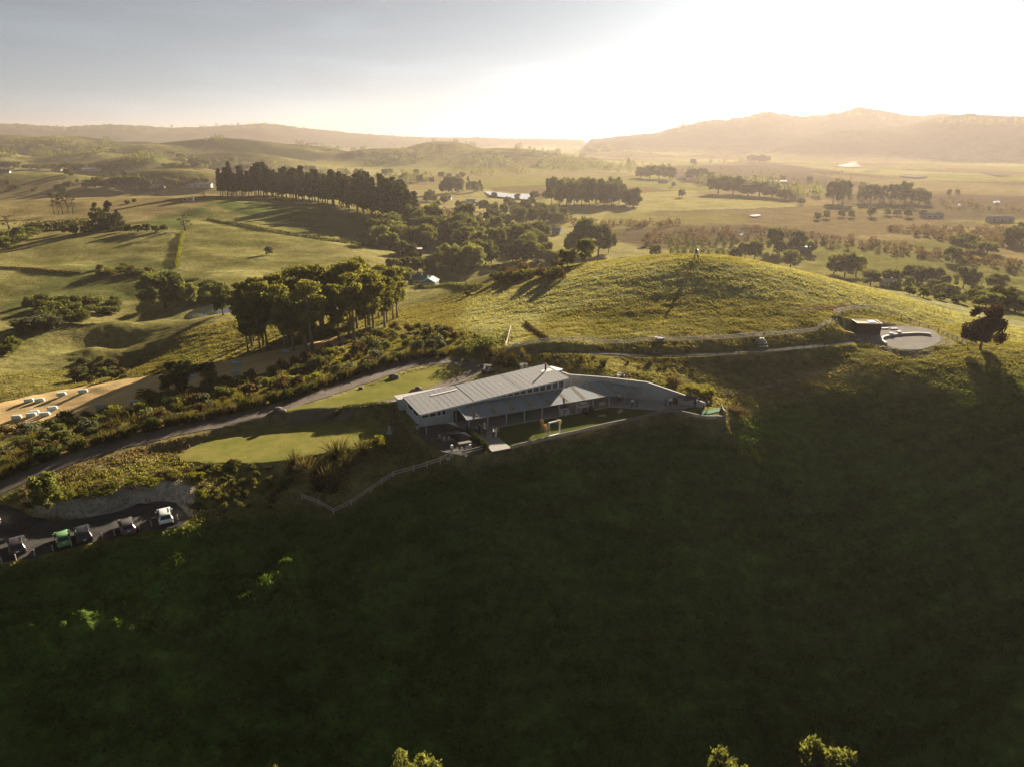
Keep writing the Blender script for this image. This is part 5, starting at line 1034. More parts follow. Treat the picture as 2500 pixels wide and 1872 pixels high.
# ------------------------------------------------------------------ people
def skin_person(arms, spread=.1, stride=0.0):
    V = []; E = []; Rr = []
    def v(x, y, z, rx, ry=None, par=None):
        V.append((x, y, z)); Rr.append((rx, ry or rx)); 
        if par is not None: E.append((par, len(V) - 1))
        return len(V) - 1
    pel = v(0, 0, .96, .15, .115); wa = v(0, 0, 1.10, .135, .10, pel); ch = v(0, -.01, 1.30, .165, .115, wa); ne = v(0, .01, 1.47, .058, .058, ch); hd = v(0, -.01, 1.58, .078, .09, ne); tp = v(0, .005, 1.70, .075, .085, hd); v(0, -.105, 1.60, .014, .014, hd)
    hands = []
    for s in (-1, 1):
        hip = v(s * .095, 0, .88, .095, .10, pel); kn = v(s * (.10 + spread * .3), -.02 - s * stride * .5, .50, .065, .07, hip); an = v(s * (.10 + spread * .5), .02 - s * stride, .10, .045, .05, kn); v(s * (.11 + spread * .6), -.13 - s * stride, .045, .045, .035, an)
        sh = v(s * .185, .01, 1.40, .062, .062, ch); a = arms[0 if s < 0 else 1]
        if a == 'down': el = (s * .25, .03, 1.13); wr = (s * .25, -.04, .89); dr = Vector((0, -.1, -1))
        elif a == 'front': el = (s * .27, .02, 1.13); wr = (s * .10, -.25, 1.10); dr = Vector((-s * .7, -.6, .1))
        elif a == 'up': el = (s * .30, -.06, 1.14); wr = (s * .18, -.24, 1.32); dr = Vector((-s * .3, -.3, .9))
        else: el = (s * .36, .06, 1.17); wr = (s * .20, -.04, 1.02); dr = Vector((-s * .8, -.1, -.3))
        dr.normalize(); el = v(*el, .047, .047, sh); w_ = v(*wr, .032, .032, el); pm = Vector(wr) + dr * .06; pi = v(*pm, .036, .022, w_); hands.append(pm)
        sd_ = dr.cross(Vector((0, 1, .3))).normalized()
        for k, (off, ln) in enumerate(((-.028, .062), (-.010, .075), (.010, .070), (.027, .055))):
            b_ = pm + sd_ * off + dr * .03; f1 = v(*b_, .010, .010, pi); f2 = v(*(b_ + dr * ln * .6), .009, .009, f1); v(*(b_ + dr * ln * .9 + Vector((0, -.02, 0))), .008, .008, f2)
        b_ = pm - sd_ * .04 - dr * .01; f1 = v(*b_, .011, .011, pi); v(*(b_ - sd_ * .012 + dr * .04), .010, .010, f1)
    me = bpy.data.meshes.new('figure'); me.from_pydata(V, E, []); ob = bpy.data.objects.new('figure', me); COL.objects.link(ob)
    md = ob.modifiers.new('s', 'SKIN'); md.use_smooth_shade = True; ob.modifiers.new('b', 'SUBSURF').levels = 1
    for i, r in enumerate(Rr): me.skin_vertices[0].data[i].radius = r
    me.skin_vertices[0].data[0].use_root = True
    dg = bpy.context.evaluated_depsgraph_get(); res = bpy.data.meshes.new_from_object(ob.evaluated_get(dg)); bpy.data.objects.remove(ob)
    res.materials.clear()
    for i in range(5): res.materials.append(MATS['white_paint'])
    for f in res.polygons:
        c = f.center
        if min((c - h).length for h in hands) < .095: k = 2
        elif c.z > 1.47 and abs(c.x) < .14: k = 3 if (c.z > 1.665 or c.y > .03) else 2
        elif c.z < .085: k = 4
        elif c.z < .97 and abs(c.x) < .24 and not (abs(c.x) > .2 and c.z > .8): k = 0
        else: k = 1
        f.material_index = k
    return res
PM = [skin_person(('down', 'down')), skin_person(('front', 'front')), skin_person(('down', 'up')), skin_person(('hip', 'front'), .12), skin_person(('down', 'front'), .06, .10)]
sk = surf('skin', (.42, .25, .17), .6, 8, .08); sk2 = surf('tan_skin', (.32, .18, .12), .6, 8, .08)
cl = {n_: surf('cloth_' + n_, c_, .85, 6, .15, spec=.1) for n_, c_ in dict(white=(.72, .73, .74), black=(.016, .016, .018), navy=(.025, .032, .055), cream=(.55, .49, .42), wine=(.14, .02, .03), pink=(.40, .25, .22), grey=(.14, .14, .15), red=(.30, .03, .03), khaki=(.22, .17, .11), green=(.05, .09, .06)).items()}
hairs = [surf('dark_hair', (.025, .017, .012), .6, 9, .2), surf('fair_hair', (.28, .19, .09), .6, 9, .2), surf('brown_hair', (.09, .05, .03), .6, 9, .2)]
dressm = MB().lathe([(.155, 1.02), (.145, 1.10), (.17, .96), (.19, .80), (.22, .55), (.26, .25), (.27, .22), (.22, .26)], 14).mesh('dress_skirt', MATS['white_paint'], True)
hairm = MB().lathe([(.02, 1.40), (.10, 1.42), (.105, 1.55), (.10, 1.66), (.07, 1.73), (.01, 1.745)], 10, (0, .035, 0)).mesh('long_hair', MATS['white_paint'], True)
def person(p, face, pose, top, legs, label, hair=0, dress=None, vest=None, group=None, h=1.0):
    o = thing('person', label, 'person', p, face, group); o.scale = (h, h, h)
    b = link('body', PM[pose], o)
    for i, mm in enumerate((cl[legs] if not dress else sk, cl[top] if not dress else cl[dress], sk if hair != 1 else sk2, hairs[hair], MATS['black_plastic'])):
        b.material_slots[i].link = 'OBJECT'; b.material_slots[i].material = mm
    if dress:
        d_ = link('dress', dressm, o); d_.material_slots[0].link = 'OBJECT'; d_.material_slots[0].material = cl[dress]
        hh = link('hair', hairm, o); hh.material_slots[0].link = 'OBJECT'; hh.material_slots[0].material = hairs[hair]
    if vest:
        vv = MB().lathe([(.14, .98), (.172, 1.0), (.168, 1.12), (.188, 1.30), (.17, 1.41), (.10, 1.44)], 14).build('waistcoat', cl[vest], o, True, scale=(1.0, .78, 1.0), loc=(0, -.005, 0))
def on_deck(px, py): p = at(px, py, .05); return p
G1 = 'guests by the boardwalk'; G2 = 'guests on the right of the patio'
person(on_deck(1162, 1063), R(150), 1, 'black', 'black', 'guest in black standing nearest the hedge beside the verandah post', 2, None, None, G1)
person(on_deck(1171, 1057), R(120), 0, 'black', 'black', 'guest in a long black dress left of the patterned one', 0, 'black', None, G1, .96)
person(on_deck(1183, 1049), R(10), 1, 'cream', 'cream', 'guest in a pale dress farthest back under the verandah', 1, 'cream', None, G1, .94)
person(on_deck(1176, 1060), R(60), 2, 'grey', 'grey', 'guest in grey between the two dark figures at the boardwalk', 0, 'grey', None, G1, .93)
person(on_deck(1184, 1067), R(-20), 0, 'black', 'black', 'man in a black suit standing at the top of the boardwalk', 0, None, None, G1, 1.03)
person(on_deck(1204, 1067), R(70), 1, 'white', 'black', 'man in a white shirt and dark trousers on the boardwalk', 2, None, None, G1, 1.02)
person(on_deck(1211, 1067), R(-60), 1, 'pink', 'white', 'guest in a pink top and long white skirt on the boardwalk', 1, 'cream', None, G1, .96)
person(on_deck(1216, 1067), R(-90), 4, 'wine', 'black', 'guest in dark clothes at the lawn edge of the boardwalk', 2, None, None, G1)
person(on_deck(1379, 993), R(0), 1, 'white', 'navy', 'person in a white shirt in the shade under the verandah', 0)
person(on_deck(1512, 980), R(-40), 4, 'white', 'black', 'man in a white shirt walking by the last verandah post', 0, None, None, G2)
person(on_deck(1543, 994), R(0), 1, 'white', 'black', 'man in a white shirt at the lawn edge of the patio', 2, None, None, G2, 1.03)
person(on_deck(1555, 994), R(-80), 3, 'black', 'black', 'guest in black next to the man in white at the lawn edge', 0, None, None, G2)
person(on_deck(1625, 992), R(60), 4, 'navy', 'navy', 'man in a navy suit left in the group of four by the wall', 0, None, None, G2, 1.02)
person(on_deck(1636, 991), R(0), 1, 'white', 'black', 'man in a white shirt in the group of four by the wall', 2, None, None, G2, 1.02)
person(on_deck(1645, 987), R(-60), 0, 'wine', 'wine', 'guest in a wine-red dress in the group of four by the wall', 2, 'wine', None, G2, .97)
person(on_deck(1651, 988), R(-90), 2, 'black', 'black', 'guest in a black dress at the right of the group by the wall', 0, 'black', None, G2, .97)
person(at(1696, 992, 0.0), R(-20), 1, 'white', 'black', 'man in a dark waistcoat and white sleeves under the black umbrella', 0, None, 'black', G2, 1.02)
person(at(1705, 990, 0.0), R(-70), 0, 'black', 'black', 'man in a black jacket right of the umbrella pole', 0, None, None, G2, 1.02)
person(at(1717, 1001, -.05), R(40), 4, 'white', 'black', 'man in a white shirt stepping forward beside the green mat', 2, None, 'navy', G2, 1.03)
person(at(1728, 997, -.05), R(-60), 2, 'white', 'black', 'man in a waistcoat reaching out beside the green mat', 0, None, 'black', G2, 1.02)

# ------------------------------------------------------------------ things round the venue
def umbrella(p, label, S=3.0, H=2.35, tilt=0.0, rz=0.0):
    o = thing('market_umbrella', label, 'umbrella', p, rz); h = S / 2
    can = MB().add([(-h, -h, H), (h, -h, H), (h, h, H), (-h, h, H), (0, 0, H + .5), (-h, -h, H - .12), (h, -h, H - .12), (h, h, H - .12), (-h, h, H - .12), (0, 0, H + .46)], [(0, 1, 4), (1, 2, 4), (2, 3, 4), (3, 0, 4), (5, 6, 1, 0), (6, 7, 2, 1), (7, 8, 3, 2), (8, 5, 0, 3), (6, 5, 9), (7, 6, 9), (8, 7, 9), (5, 8, 9)]).build('canopy', surf('black_canvas', (.016, .017, .020), 1.0, 3, .3, spec=0), o, rot=(tilt, 0, 0))
    for i in range(4): MB().tube([(0, 0, H + .42), ((-h, h, h, -h)[i] * .96, (-h, -h, h, h)[i] * .96, H - .03)], .015, 4).build('rib', timber, can)
    MB().tube([(0, 0, 0), (0, 0, H + .5)], .03, 8).build('pole', timber, o); MB().lathe([(.3, 0), (.3, .06), (.06, .1), (.05, .3)], 12).build('base', blackm, o)
def stool(p, rz, label, group):
    o = thing('bar_stool', label, 'stool', p, rz, group); MB().box((0, 0, .72), (.34, .34, .04)).build('seat', whitep, o)
    for sx in (-1, 1):
        for sy in (-1, 1): MB().tube([(sx * .20, sy * .20, 0), (sx * .14, sy * .14, .71)], .02, 5).build('leg', whitep, o)
    MB().box((0, .19, .3), (.32, .02, .03)).box((0, -.19, .3), (.32, .02, .03)).build('footrest', whitep, o)
def table(p, rz, label, mat, L=1.8, Wd=.7, H=1.0):
    o = thing('bar_table', label, 'table', p, rz); 
    for k in range(4): MB().box((0, -Wd / 2 + Wd / 8 + k * Wd / 4, H), (L, Wd / 4 - .015, .05)).build('slat', mat, o)
    for sx in (-1, 1):
        for sy in (-1, 1): MB().box((sx * (L / 2 - .1), sy * (Wd / 2 - .08), H / 2), (.07, .07, H - .05)).build('leg', mat, o)
for k, (px, py, nm) in enumerate(((1095, 1068, 'back'), (1126, 1093, 'front'))):
    c = at(px, py, .02); table(c + Vector((.5, 0, 0)), BROT, 'dark bar table under the %s black umbrella in the courtyard' % nm, timber, 2.0, .8); umbrella(c, '%s black market umbrella in the courtyard beside the hedge' % ('larger back' if k == 0 else 'smaller front'), 3.1 - .3 * k, 2.1, 0, BROT + R(8 * k))
    for i, (a, b) in enumerate(((-1.1, -1.0), (-.3, -1.15), (.5, -1.1), (1.2, -.8), (-1.5, .2), (1.7, .3))): stool(c + Vector((a * BU[0] + b * BV[0], a * BU[1] + b * BV[1], 0)), BROT + random.uniform(-.3, .3), 'white bar stool drawn up under the %s courtyard umbrella' % nm, 'stools of the %s umbrella' % nm)
umbrella(at(1680, 998, 0.0), 'black umbrella over the guests at the right end of the patio', 3.0, 2.2, R(-6), R(15))
table(at(1378, 1010, .04), BROT, 'white bar table with stools beside the fifth verandah post', whitep, 1.6, .6, .95)
for i, (px, py) in enumerate(((1373, 1013), (1382, 1014), (1388, 1011))): stool(at(px, py, .04), BROT, 'white stool at the bar table by the verandah post', 'stools at the white bar table')
table(at(1403, 996, .04), BROT, 'long pale table set back under the verandah', paletim, 2.2, .8, .75)
sf = thing('white_sofa', 'white sofa under the verandah before the dark garden chairs', 'sofa', bl(23.4, 1.4, .03), BROT)
MB().box((0, 0, .22), (2.2, .85, .36)).build('seat', whitep, sf); MB().box((0, .36, .55), (2.2, .16, .5)).build('backrest', whitep, sf)
for s in (-1, 1): MB().box((s * 1.05, 0, .42), (.14, .85, .34)).build('armrest', whitep, sf)
for i, (px, py, l) in enumerate(((1428, 1006, 'left'), (1444, 1002, 'right'), (1436, 1012, 'front'))):
    o = thing('bean_bag', 'dark slouching bean bag on the lawn edge, %s of the three' % l, 'bean bag', at(px, py, -.02), i); MB().lathe([(.25, 0), (.52, .1), (.55, .28), (.42, .5), (.25, .72), (.08, .82)], 12).build('cushion', surf('dark_canvas', (.03, .025, .028), 1.0, 4, .3, spec=0), o, True); MB().lathe([(.03, .80), (.06, .86), (.02, .9)], 6).build('tie', blk, o)
o = thing('wooden_board', 'upright pale plywood board standing at the patio edge', 'board', bl(26.6, -.2, .03), BROT); MB().box((0, 0, .62), (1.25, .04, .85)).build('panel', plywood, o)
for s in (-1, 1): MB().box((s * .5, .06, .33), (.06, .06, .66)).build('leg', plywood, o)
for px, py, rz, l in ((1470, 1016, R(-10), 'near'), (1514, 1006, R(55), 'far')):
    o = thing('cornhole_board', '%s sloping plywood beanbag-toss board lying on the lawn' % l, 'game board', at(px, py, -.02), rz)
    MB().add([(-.65, -.32, .12), (.65, -.32, .36), (.65, .32, .36), (-.65, .32, .12), (-.65, -.32, .06), (.65, -.32, .28), (.65, .32, .28), (-.65, .32, .06)], [(0, 1, 2, 3), (7, 6, 5, 4), (0, 4, 5, 1), (1, 5, 6, 2), (2, 6, 7, 3), (3, 7, 4, 0)]).build('deck', plywood, o); MB().lathe([(.085, .305), (.085, .312)], 12, (.38, 0, 0)).build('hole', blk, o)
    for s in (-1, 1): MB().box((.58, s * .26, .14), (.06, .05, .28)).build('leg', plywood, o)
# flower frame
fr = thing('floral_arch', 'big white square arch with flowers on its corner', 'arch', bl(12.3, -8.1, -.02), BROT + R(8))
for nm, c, d in (('side_rail', (-1.1, 0, 1.2), (.2, .2, 2.4)), ('side_rail', (1.1, 0, 1.2), (.2, .2, 2.4)), ('top_rail', (0, 0, 2.5), (2.4, .2, .2)), ('bottom_rail', (0, 0, .1), (2.0, .2, .2))): MB().box(c, d).build(nm, whitep, fr)
def bouquet(name, parent, cen, rad, mats, n=90, size=.07):
    rs = np.random.RandomState(len(cen) + n); Vv, Ff = leaves(rs, cen, rad, [n] * len(cen), size, 0, (1, 1, 1), .3); me = mesh_np(name, Vv, Ff, mats, midx=rs.randint(0, len(mats), len(Ff))); return link(name, me, parent)
petal = [leafmat('cream_petals', (.55, .42, .25), .3, (1.1, 1, .8), .2), leafmat('yellow_petals', (.45, .33, .08), .3, (1.1, 1, .6), .2), LM['lime']]
bouquet('flowers', fr, [(.9, 0, 2.5), (1.2, 0, 2.35), (.5, 0, 2.45), (1.22, 0, 1.9), (.2, 0, 2.3), (.95, 0, 2.1)], [.24, .26, .18, .16, .12, .14], petal, 60); bouquet('flowers', fr, [(-1.2, 0, 1.5), (-1.3, 0, 1.2), (-1.0, 0, .9), (-1.15, .1, 1.75)], [.26, .24, .15, .2], petal, 60)
dr = [leafmat('dried_rust', (.28, .13, .07), .3, (1.1, .9, .7), .2), leafmat('dried_straw', (.42, .30, .17), .3, (1.1, 1, .7), .2)]
for px, py, h, l in ((1322, 1052, 2.0, 'taller dried-flower stand left of the white frame'), (1331, 1061, 1.7, 'rusty dried-flower stand touching the white frame')):
    o = thing('flower_stand', l, 'flower stand', at(px, py, -.02), 0)
    for k in range(3): MB().tube([(.3 * math.cos(k * 2.09), .3 * math.sin(k * 2.09), 0), (0, 0, h * .75)], .02, 5).build('leg', paletim, o)
    bouquet('dried_flowers', o, [(0, 0, h), (.2, .05, h * .92), (-.15, 0, h * .85), (.05, -.05, h * .7)], [.3, .22, .22, .2], dr, 80, .08)
# small things by the house, drive and mound
o = thing('water_tank', 'small grey barrel at the corner of the pale room', 'barrel', bl(-7.6, 4.2, 0), 0); MB().lathe([(.26, 0), (.32, .2), (.33, .45), (.28, .75), (.24, .78)], 14).build('barrel', surf('barrel_grey', (.32, .33, .32), .6, 3, .15), o, True); MB().lathe([(.27, .785), (.27, .82), (.05, .84)], 14).build('lid', blackm, o)
o = thing('planter_pot', 'grey square pot on the courtyard by the rail fence', 'planter', at(1094, 1121, 0), BROT); MB().box((0, 0, .25), (.5, .5, .5), 0, 0, 1.2).build('pot', conc, o); bouquet('plant', o, [(0, 0, .6)], [.25], [LM['grey']], 60, .08)
rockm = surf('boulder', (.12, .105, .09), .9, 1.5, .35, bump=.04)
def rock(p, s, label, group=None, seed=0):
    rs = np.random.RandomState(seed); b = bmesh.new(); bmesh.ops.create_icosphere(b, subdivisions=2, radius=1.0)
    for v_ in b.verts: v_.co = v_.co * (1 + .28 * rs.rand() - .14); v_.co.z *= .7; v_.co = Vector((round(v_.co.x * 2.2) / 2.2 * .35 + v_.co.x * .65, v_.co.y, v_.co.z))
    me = bpy.data.meshes.new('boulder'); b.to_mesh(me); b.free(); me.materials.append(rockm); tag(link('boulder', me, None, (p.x, p.y, p.z + s * .3), seed, (s * 1.3, s, s)), label, 'rock', group)
for i, (px, py, s, l) in enumerate(((680, 1003, .8, 'biggest brown boulder where the drive forks'), (690, 1006, .6, 'small boulder right of the biggest at the drive fork'), (672, 1006, .5, 'small boulder left of the biggest at the drive fork'), (962, 924, .9, 'dark boulder on the far edge of the upper lawn'), (882, 950, .5, 'small boulder on the drive side of the upper lawn'), (1022, 953, .8, 'brown boulder behind the rear roof'), (1010, 955, .5, 'smaller boulder left of the brown one behind the rear roof'))): rock(gp(px, py), s, l, None, i + 3)
gc = thing('golf_cart', 'black golf cart parked behind the venue roof', 'golf cart', gp(1190, 912), R(160))
MB().box((0, 0, .45), (2.2, 1.1, .25)).build('chassis', blk, gc); MB().box((.85, 0, .72), (.5, 1.0, .4), 0, 0, .8).build('bonnet', blk, gc); MB().box((-.25, 0, .75), (.55, 1.0, .2)).build('seat', surf('grey_vinyl', (.2, .2, .2), .6, 3, .1), gc); MB().box((-.52, 0, 1.05), (.1, 1.0, .5)).build('backrest', surf('grey_vinyl', (.2, .2, .2), .6, 3, .1), gc); MB().box((-.05, 0, 1.82), (1.7, 1.15, .07)).build('roof', blk, gc); MB().box((.62, 0, 1.3), (.03, 1.0, .8)).build('windscreen', whitep, gc)
for sx, sy in ((.7, .5), (.7, -.5), (-.85, .5), (-.85, -.5)): MB().tube([(sx, sy, .55), (sx * .95, sy, 1.8)], .022, 5).build('roof_post', blackm, gc)
for sx in (-.75, .75):
    for sy in (-.5, .5): MB().lathe([(.1, -.09), (.23, -.09), (.24, 0), (.23, .09), (.1, .09)], 12).build('wheel', rub, gc, loc=(sx, sy, .24), rot=(R(90), 0, 0))
MB().box((-.95, 0, .75), (.55, 1.0, .4)).build('cargo_box', blk, gc)
bb = gp(1278, 900); o = thing('utility_box', 'pale grey utility box in the flax behind the roof', 'box', bb, BROT); MB().box((0, 0, .5), (1.5, .9, 1.0)).build('cabinet', palep, o); MB().box((0, 0, 1.03), (1.6, 1.0, .06)).build('lid', whitep, o)
o = thing('roof_shed', 'small white flat-roofed store against the yard wall', 'shed', at(1355, 912, 3.6), R(-40)); MB().box((0, 0, .5), (2.6, 1.1, 1.0)).build('wall', palep, o); MB().box((0, 0, 1.04), (2.9, 1.3, .08)).build('roof', whitep, o)
tr = gp(1611, 829); o = thing('water_trough', 'round black water trough with pale water on the mound side of the fence', 'trough', tr); MB().lathe([(1.0, -.1), (1.05, .5), (.95, .52), (.92, .42), (.3, .4)], 20).build('tub', blackm, o, True); MB().lathe([(.91, .44), (.9, .45)], 20).build('water', surf('pale_water', (.55, .55, .52), .2, 2, .1), o)
fb = thing('bench', 'grey slatted bench by the flax above the wall', 'bench', gp(1516, 921), R(8))
for k in range(3): MB().box((0, -.2 + k * .18, .45), (1.5, .14, .05)).build('slat', palep, fb)
for k in range(2): MB().box((0, .28, .65 + k * .18), (1.5, .05, .13)).build('back_slat', palep, fb)
for s in (-1, 1): MB().box((s * .6, 0, .2), (.08, .5, .42)).build('leg', palep, fb)
st = thing('garden_statue', 'small grey stone monument at the right end of the lower lawn', 'monument', gp(951, 1058)); MB().box((0, 0, .15), (.9, .9, .3)).build('plinth', conc, st); MB().box((0, 0, .85), (.5, .4, 1.1), 0, 0, .8).build('stone', conc, st)
for px, py, l in ((1722, 1006, 'left'), (1750, 1001, 'right')):
    tag(MB().box((0, 0, .02), (2.6, 1.5, .04)).build('turf_mat', surf('green_turf_mat', (.02, .14, .05), .95, 3, .15), None, loc=at(px, py, -.04), rot=BROT + R(-5)), 'bright green artificial turf mat, %s of two, beside the umbrella guests' % l, 'mat')
# ------------------------------------------------------------------ hut, court seat, beacon on the mound
hut = thing('hut', 'dark timber hut with an open pale-edged flat roof beside the court', 'hut', hutp, R(-4)); dk = surf('dark_cladding', (.055, .040, .032), .85, 2, .3)
Lh, Dh, Hh = 5.6, 3.6, 2.7
for k in range(20): MB().box((-Lh / 2 + Lh / 40 + k * Lh / 20, -Dh / 2, Hh / 2), (Lh / 20 - .02, .06, Hh - .05)).build('cladding_board', dk, hut)
MB().box((-Lh / 2 + .04, 0, Hh / 2), (.08, Dh, Hh)).build('end_wall', dk, hut); MB().box((Lh / 2 - .04, 0, Hh / 2), (.08, Dh, Hh)).build('end_wall', dk, hut); MB().box((0, Dh / 2, Hh / 2), (Lh, .08, Hh)).build('back_wall', dk, hut)
MB().box((0, 0, Hh - .12), (Lh - .2, Dh - .2, .08)).build('roof_deck', surf('grass_roof', (.20, .17, .05), .9, 2, .3), hut)
for c, d in (((0, -Dh / 2 - .02, Hh + .03), (Lh + .2, .22, .08)), ((0, Dh / 2 + .02, Hh + .03), (Lh + .2, .22, .08)), ((-Lh / 2 - .02, 0, Hh + .03), (.22, Dh - .2, .08)), ((Lh / 2 + .02, 0, Hh + .03), (.22, Dh - .2, .08))): MB().box(c, d).build('roof_edge', paletim, hut)
MB().box((1.2, .2, Hh + .0), (1.6, 1.6, .1)).build('roof_hatch', brownw, hut)
seat = thing('curved_bench', 'long curved pale stone bench round the paved court', 'bench'); arc = [at(px, py, 2.55) for px, py in ((2163, 841), (2152, 833), (2156, 826), (2172, 822), (2182, 820), (2200, 818), (2218, 817), (2240, 816), (2258, 817), (2272, 819))]
arc = smooth_poly([tuple(a) for a in arc], False, 3); stone = surf('pale_stone', (.46, .42, .36), .85, 1.2, .15)
for a, b in zip(arc[:-1], arc[1:]): MB().wall([(a[0], a[1], 2.5, 3.0), (b[0], b[1], 2.5, 3.0)], .55).build('stone_block', stone, seat)
for px, py, l in ((2175, 820, 'left'), (2194, 816, 'right')): o = thing('stone_stool', '%s square stone stool behind the curved bench' % l, 'stool', at(px, py, 2.55)); MB().box((0, 0, .35), (.8, .8, .7)).build('block', stone, o); MB().box((0, 0, .72), (.86, .86, .05)).build('cap', conc, o)
for px, py, l in ((2160, 803, 'left'), (2182, 804, 'right')): o = thing('stone_slab', '%s pale slab lying at the foot of the hut bank' % l, 'slab', at(px, py, 2.55), .1); MB().box((0, 0, .12), (1.7, .7, .24)).build('slab', stone, o)
bk = thing('survey_beacon', 'black and white four-legged survey beacon on top of the mound', 'beacon', gp(1699, 634))
for k in range(4): MB().tube([(1.0 * math.cos(k * 1.57 + .78), 1.0 * math.sin(k * 1.57 + .78), -.1), (.12 * math.cos(k * 1.57 + .78), .12 * math.sin(k * 1.57 + .78), 2.5)], .10, 5).build('leg', blackm, bk)
MB().add([(-.5, -.5, 1.35), (.5, -.5, 1.35), (.5, .5, 1.35), (-.5, .5, 1.35), (-.32, -.32, 1.8), (.32, -.32, 1.8), (.32, .32, 1.8), (-.32, .32, 1.8)], [(3, 2, 1, 0), (4, 5, 6, 7), (0, 1, 5, 4), (1, 2, 6, 5), (2, 3, 7, 6), (3, 0, 4, 7)]).build('white_panel', whitep, bk); MB().tube([(0, 0, 1.8), (0, 0, 3.5)], .08, 6).build('mast', blackm, bk); MB().lathe([(.02, 2.3), (.4, 2.45), (.4, 2.85), (.02, 3.0)], 10).build('disc', blackm, bk)

# ------------------------------------------------------------------ farm houses and sheds
ROOFS = {}
def house(p, rz, L, Wd, H, rh, wallc, roofc, label, name='farm_house', cat='house', nwin=3, hip=False, sy=1):
    o = thing(name, label, cat, p, rz); wm = surf('wall_%s' % wallc[0], wallc[1], .8, .6, .12); rm = surf('roof_%s' % roofc[0], roofc[1], .6, .5, .12)
    MB().box((0, 0, H / 2 - .3), (L, Wd, H + .6)).build('wall', wm, o)
    hx = L / 2 - (Wd / 2 if hip else 0); e = .5
    if rh > 0:
        V_ = [(-L / 2 - e, -Wd / 2 - e, H), (L / 2 + e, -Wd / 2 - e, H), (L / 2 + e, Wd / 2 + e, H), (-L / 2 - e, Wd / 2 + e, H), (-hx - (0 if hip else e), 0, H + rh), (hx + (0 if hip else e), 0, H + rh)]
        rf = MB().add(V_, [(0, 1, 5, 4), (2, 3, 4, 5), (1, 2, 5), (3, 0, 4), (3, 2, 1, 0)]).build('roof', rm, o); MB().box((L * .2, .3, H + rh * .8), (.7, .7, 1.4)).build('chimney', wm, rf)
    else: rf = MB().slab([(-L / 2 - e, -Wd / 2 - e, H + .5), (L / 2 + e, -Wd / 2 - e, H + .5), (L / 2 + e, Wd / 2 + e, H + .1), (-L / 2 - e, Wd / 2 + e, H + .1)], .15).build('roof', rm, o)
    for k in range(nwin):
        x = -L / 2 + L * (k + .5) / nwin
        f = MB().box((x, -Wd / 2 - .03, H * .55), (L / nwin * .55, .08, H * .42)).build('window', MATS['white_paint'], o); MB().box((x, -Wd / 2 - .06, H * .55), (L / nwin * .45, .06, H * .34)).build('pane', glass, f)
    MB().box((L * .5 + .03, 0, H * .4), (.08, 1.2, H * .8)).build('door', MATS['white_paint'], o); return o
WH = ('white', (.36, .34, .31)); GR = ('grey', (.3, .3, .3)); RD = ('red', (.10, .045, .04)); TE = ('teal', (.05, .16, .17)); SL = ('silver', (.42, .43, .44)); DKB = ('brown', (.09, .06, .05)); BL = ('blue', (.22, .27, .33))
hz_ = lambda px, py, ym=0: gp(px, py, ym)
house(hz_(1000, 625), R(8), 15, 8, 4.2, 0, RD, SL, 'dark red barn with a flat silver roof behind the gum grove', 'barn', 'barn', 2)
house(hz_(1022, 694), R(-6), 9, 7, 2.6, 2.2, WH, TE, 'house with a blue-green roof at the end of the gum grove', nwin=3)
house(hz_(1052, 698), R(80), 7, 6, 2.4, 1.8, WH, TE, 'blue-green roofed wing beside the house by the gum grove', 'house_wing', 'house', 2)
house(hz_(1536, 648, 300), R(15), 13, 8, 3, 2.4, WH, SL, 'white house with a bright gable left of the beacon', nwin=4); house(hz_(1562, 645, 300), R(100), 8, 6, 2.8, 2, WH, SL, 'white gabled wing right of the bright house', 'house_wing', 'house', 2)
house(hz_(1345, 572), R(-18), 17, 9, 3.2, 2.6, GR, BL, 'long grey-blue roofed house among the valley trees', nwin=4)
house(hz_(1930, 605, 260), R(25), 9, 7, 3, 1.8, WH, SL, 'small white-walled house left of the shed beyond the mound', nwin=2); house(hz_(1963, 615, 260), R(4), 8, 6, 3.4, 0, DKB, SL, 'brown shed with a pale front beyond the mound', 'shed', 'shed', 2)
house(hz_(225, 418, 600), R(4), 34, 12, 4, 1.5, WH, SL, 'long pale glasshouse far off in the left paddocks', 'glasshouse', 'building', 5); house(hz_(460, 492, 500), R(10), 9, 3, 2.6, .4, WH, SL, 'white trailer on the dry flat at left', 'trailer', 'trailer', 2)
house(hz_(386, 460, 600), R(0), 20, 9, 4, 1.6, WH, BL, 'blue-roofed shed beside the far clump of trees', 'shed', 'shed', 3); house(hz_(480, 458, 600), R(3), 44, 10, 4, 1.6, WH, SL, 'long pale farm sheds at the foot of the left hills', 'shed', 'shed', 5); house(hz_(10, 424, 500), R(20), 16, 9, 3, 2, WH, DKB, 'brown-roofed house at the left edge of the view', nwin=3); house(hz_(140, 420, 600), R(0), 18, 9, 3, 2, WH, GR, 'grey house half hidden in the left tree line', nwin=3)
house(hz_(1150, 497, 500), R(0), 12, 8, 3, 2, WH, SL, 'white house near the farm pond', nwin=3); house(hz_(1172, 502, 500), R(30), 10, 7, 3, 1.6, WH, GR, 'pale sheds right of the white house near the pond', 'shed', 'shed', 2); house(hz_(1090, 488, 500), R(-10), 14, 8, 3.4, 2, WH, TE, 'blue-roofed house in the trees left of the pond', nwin=3)
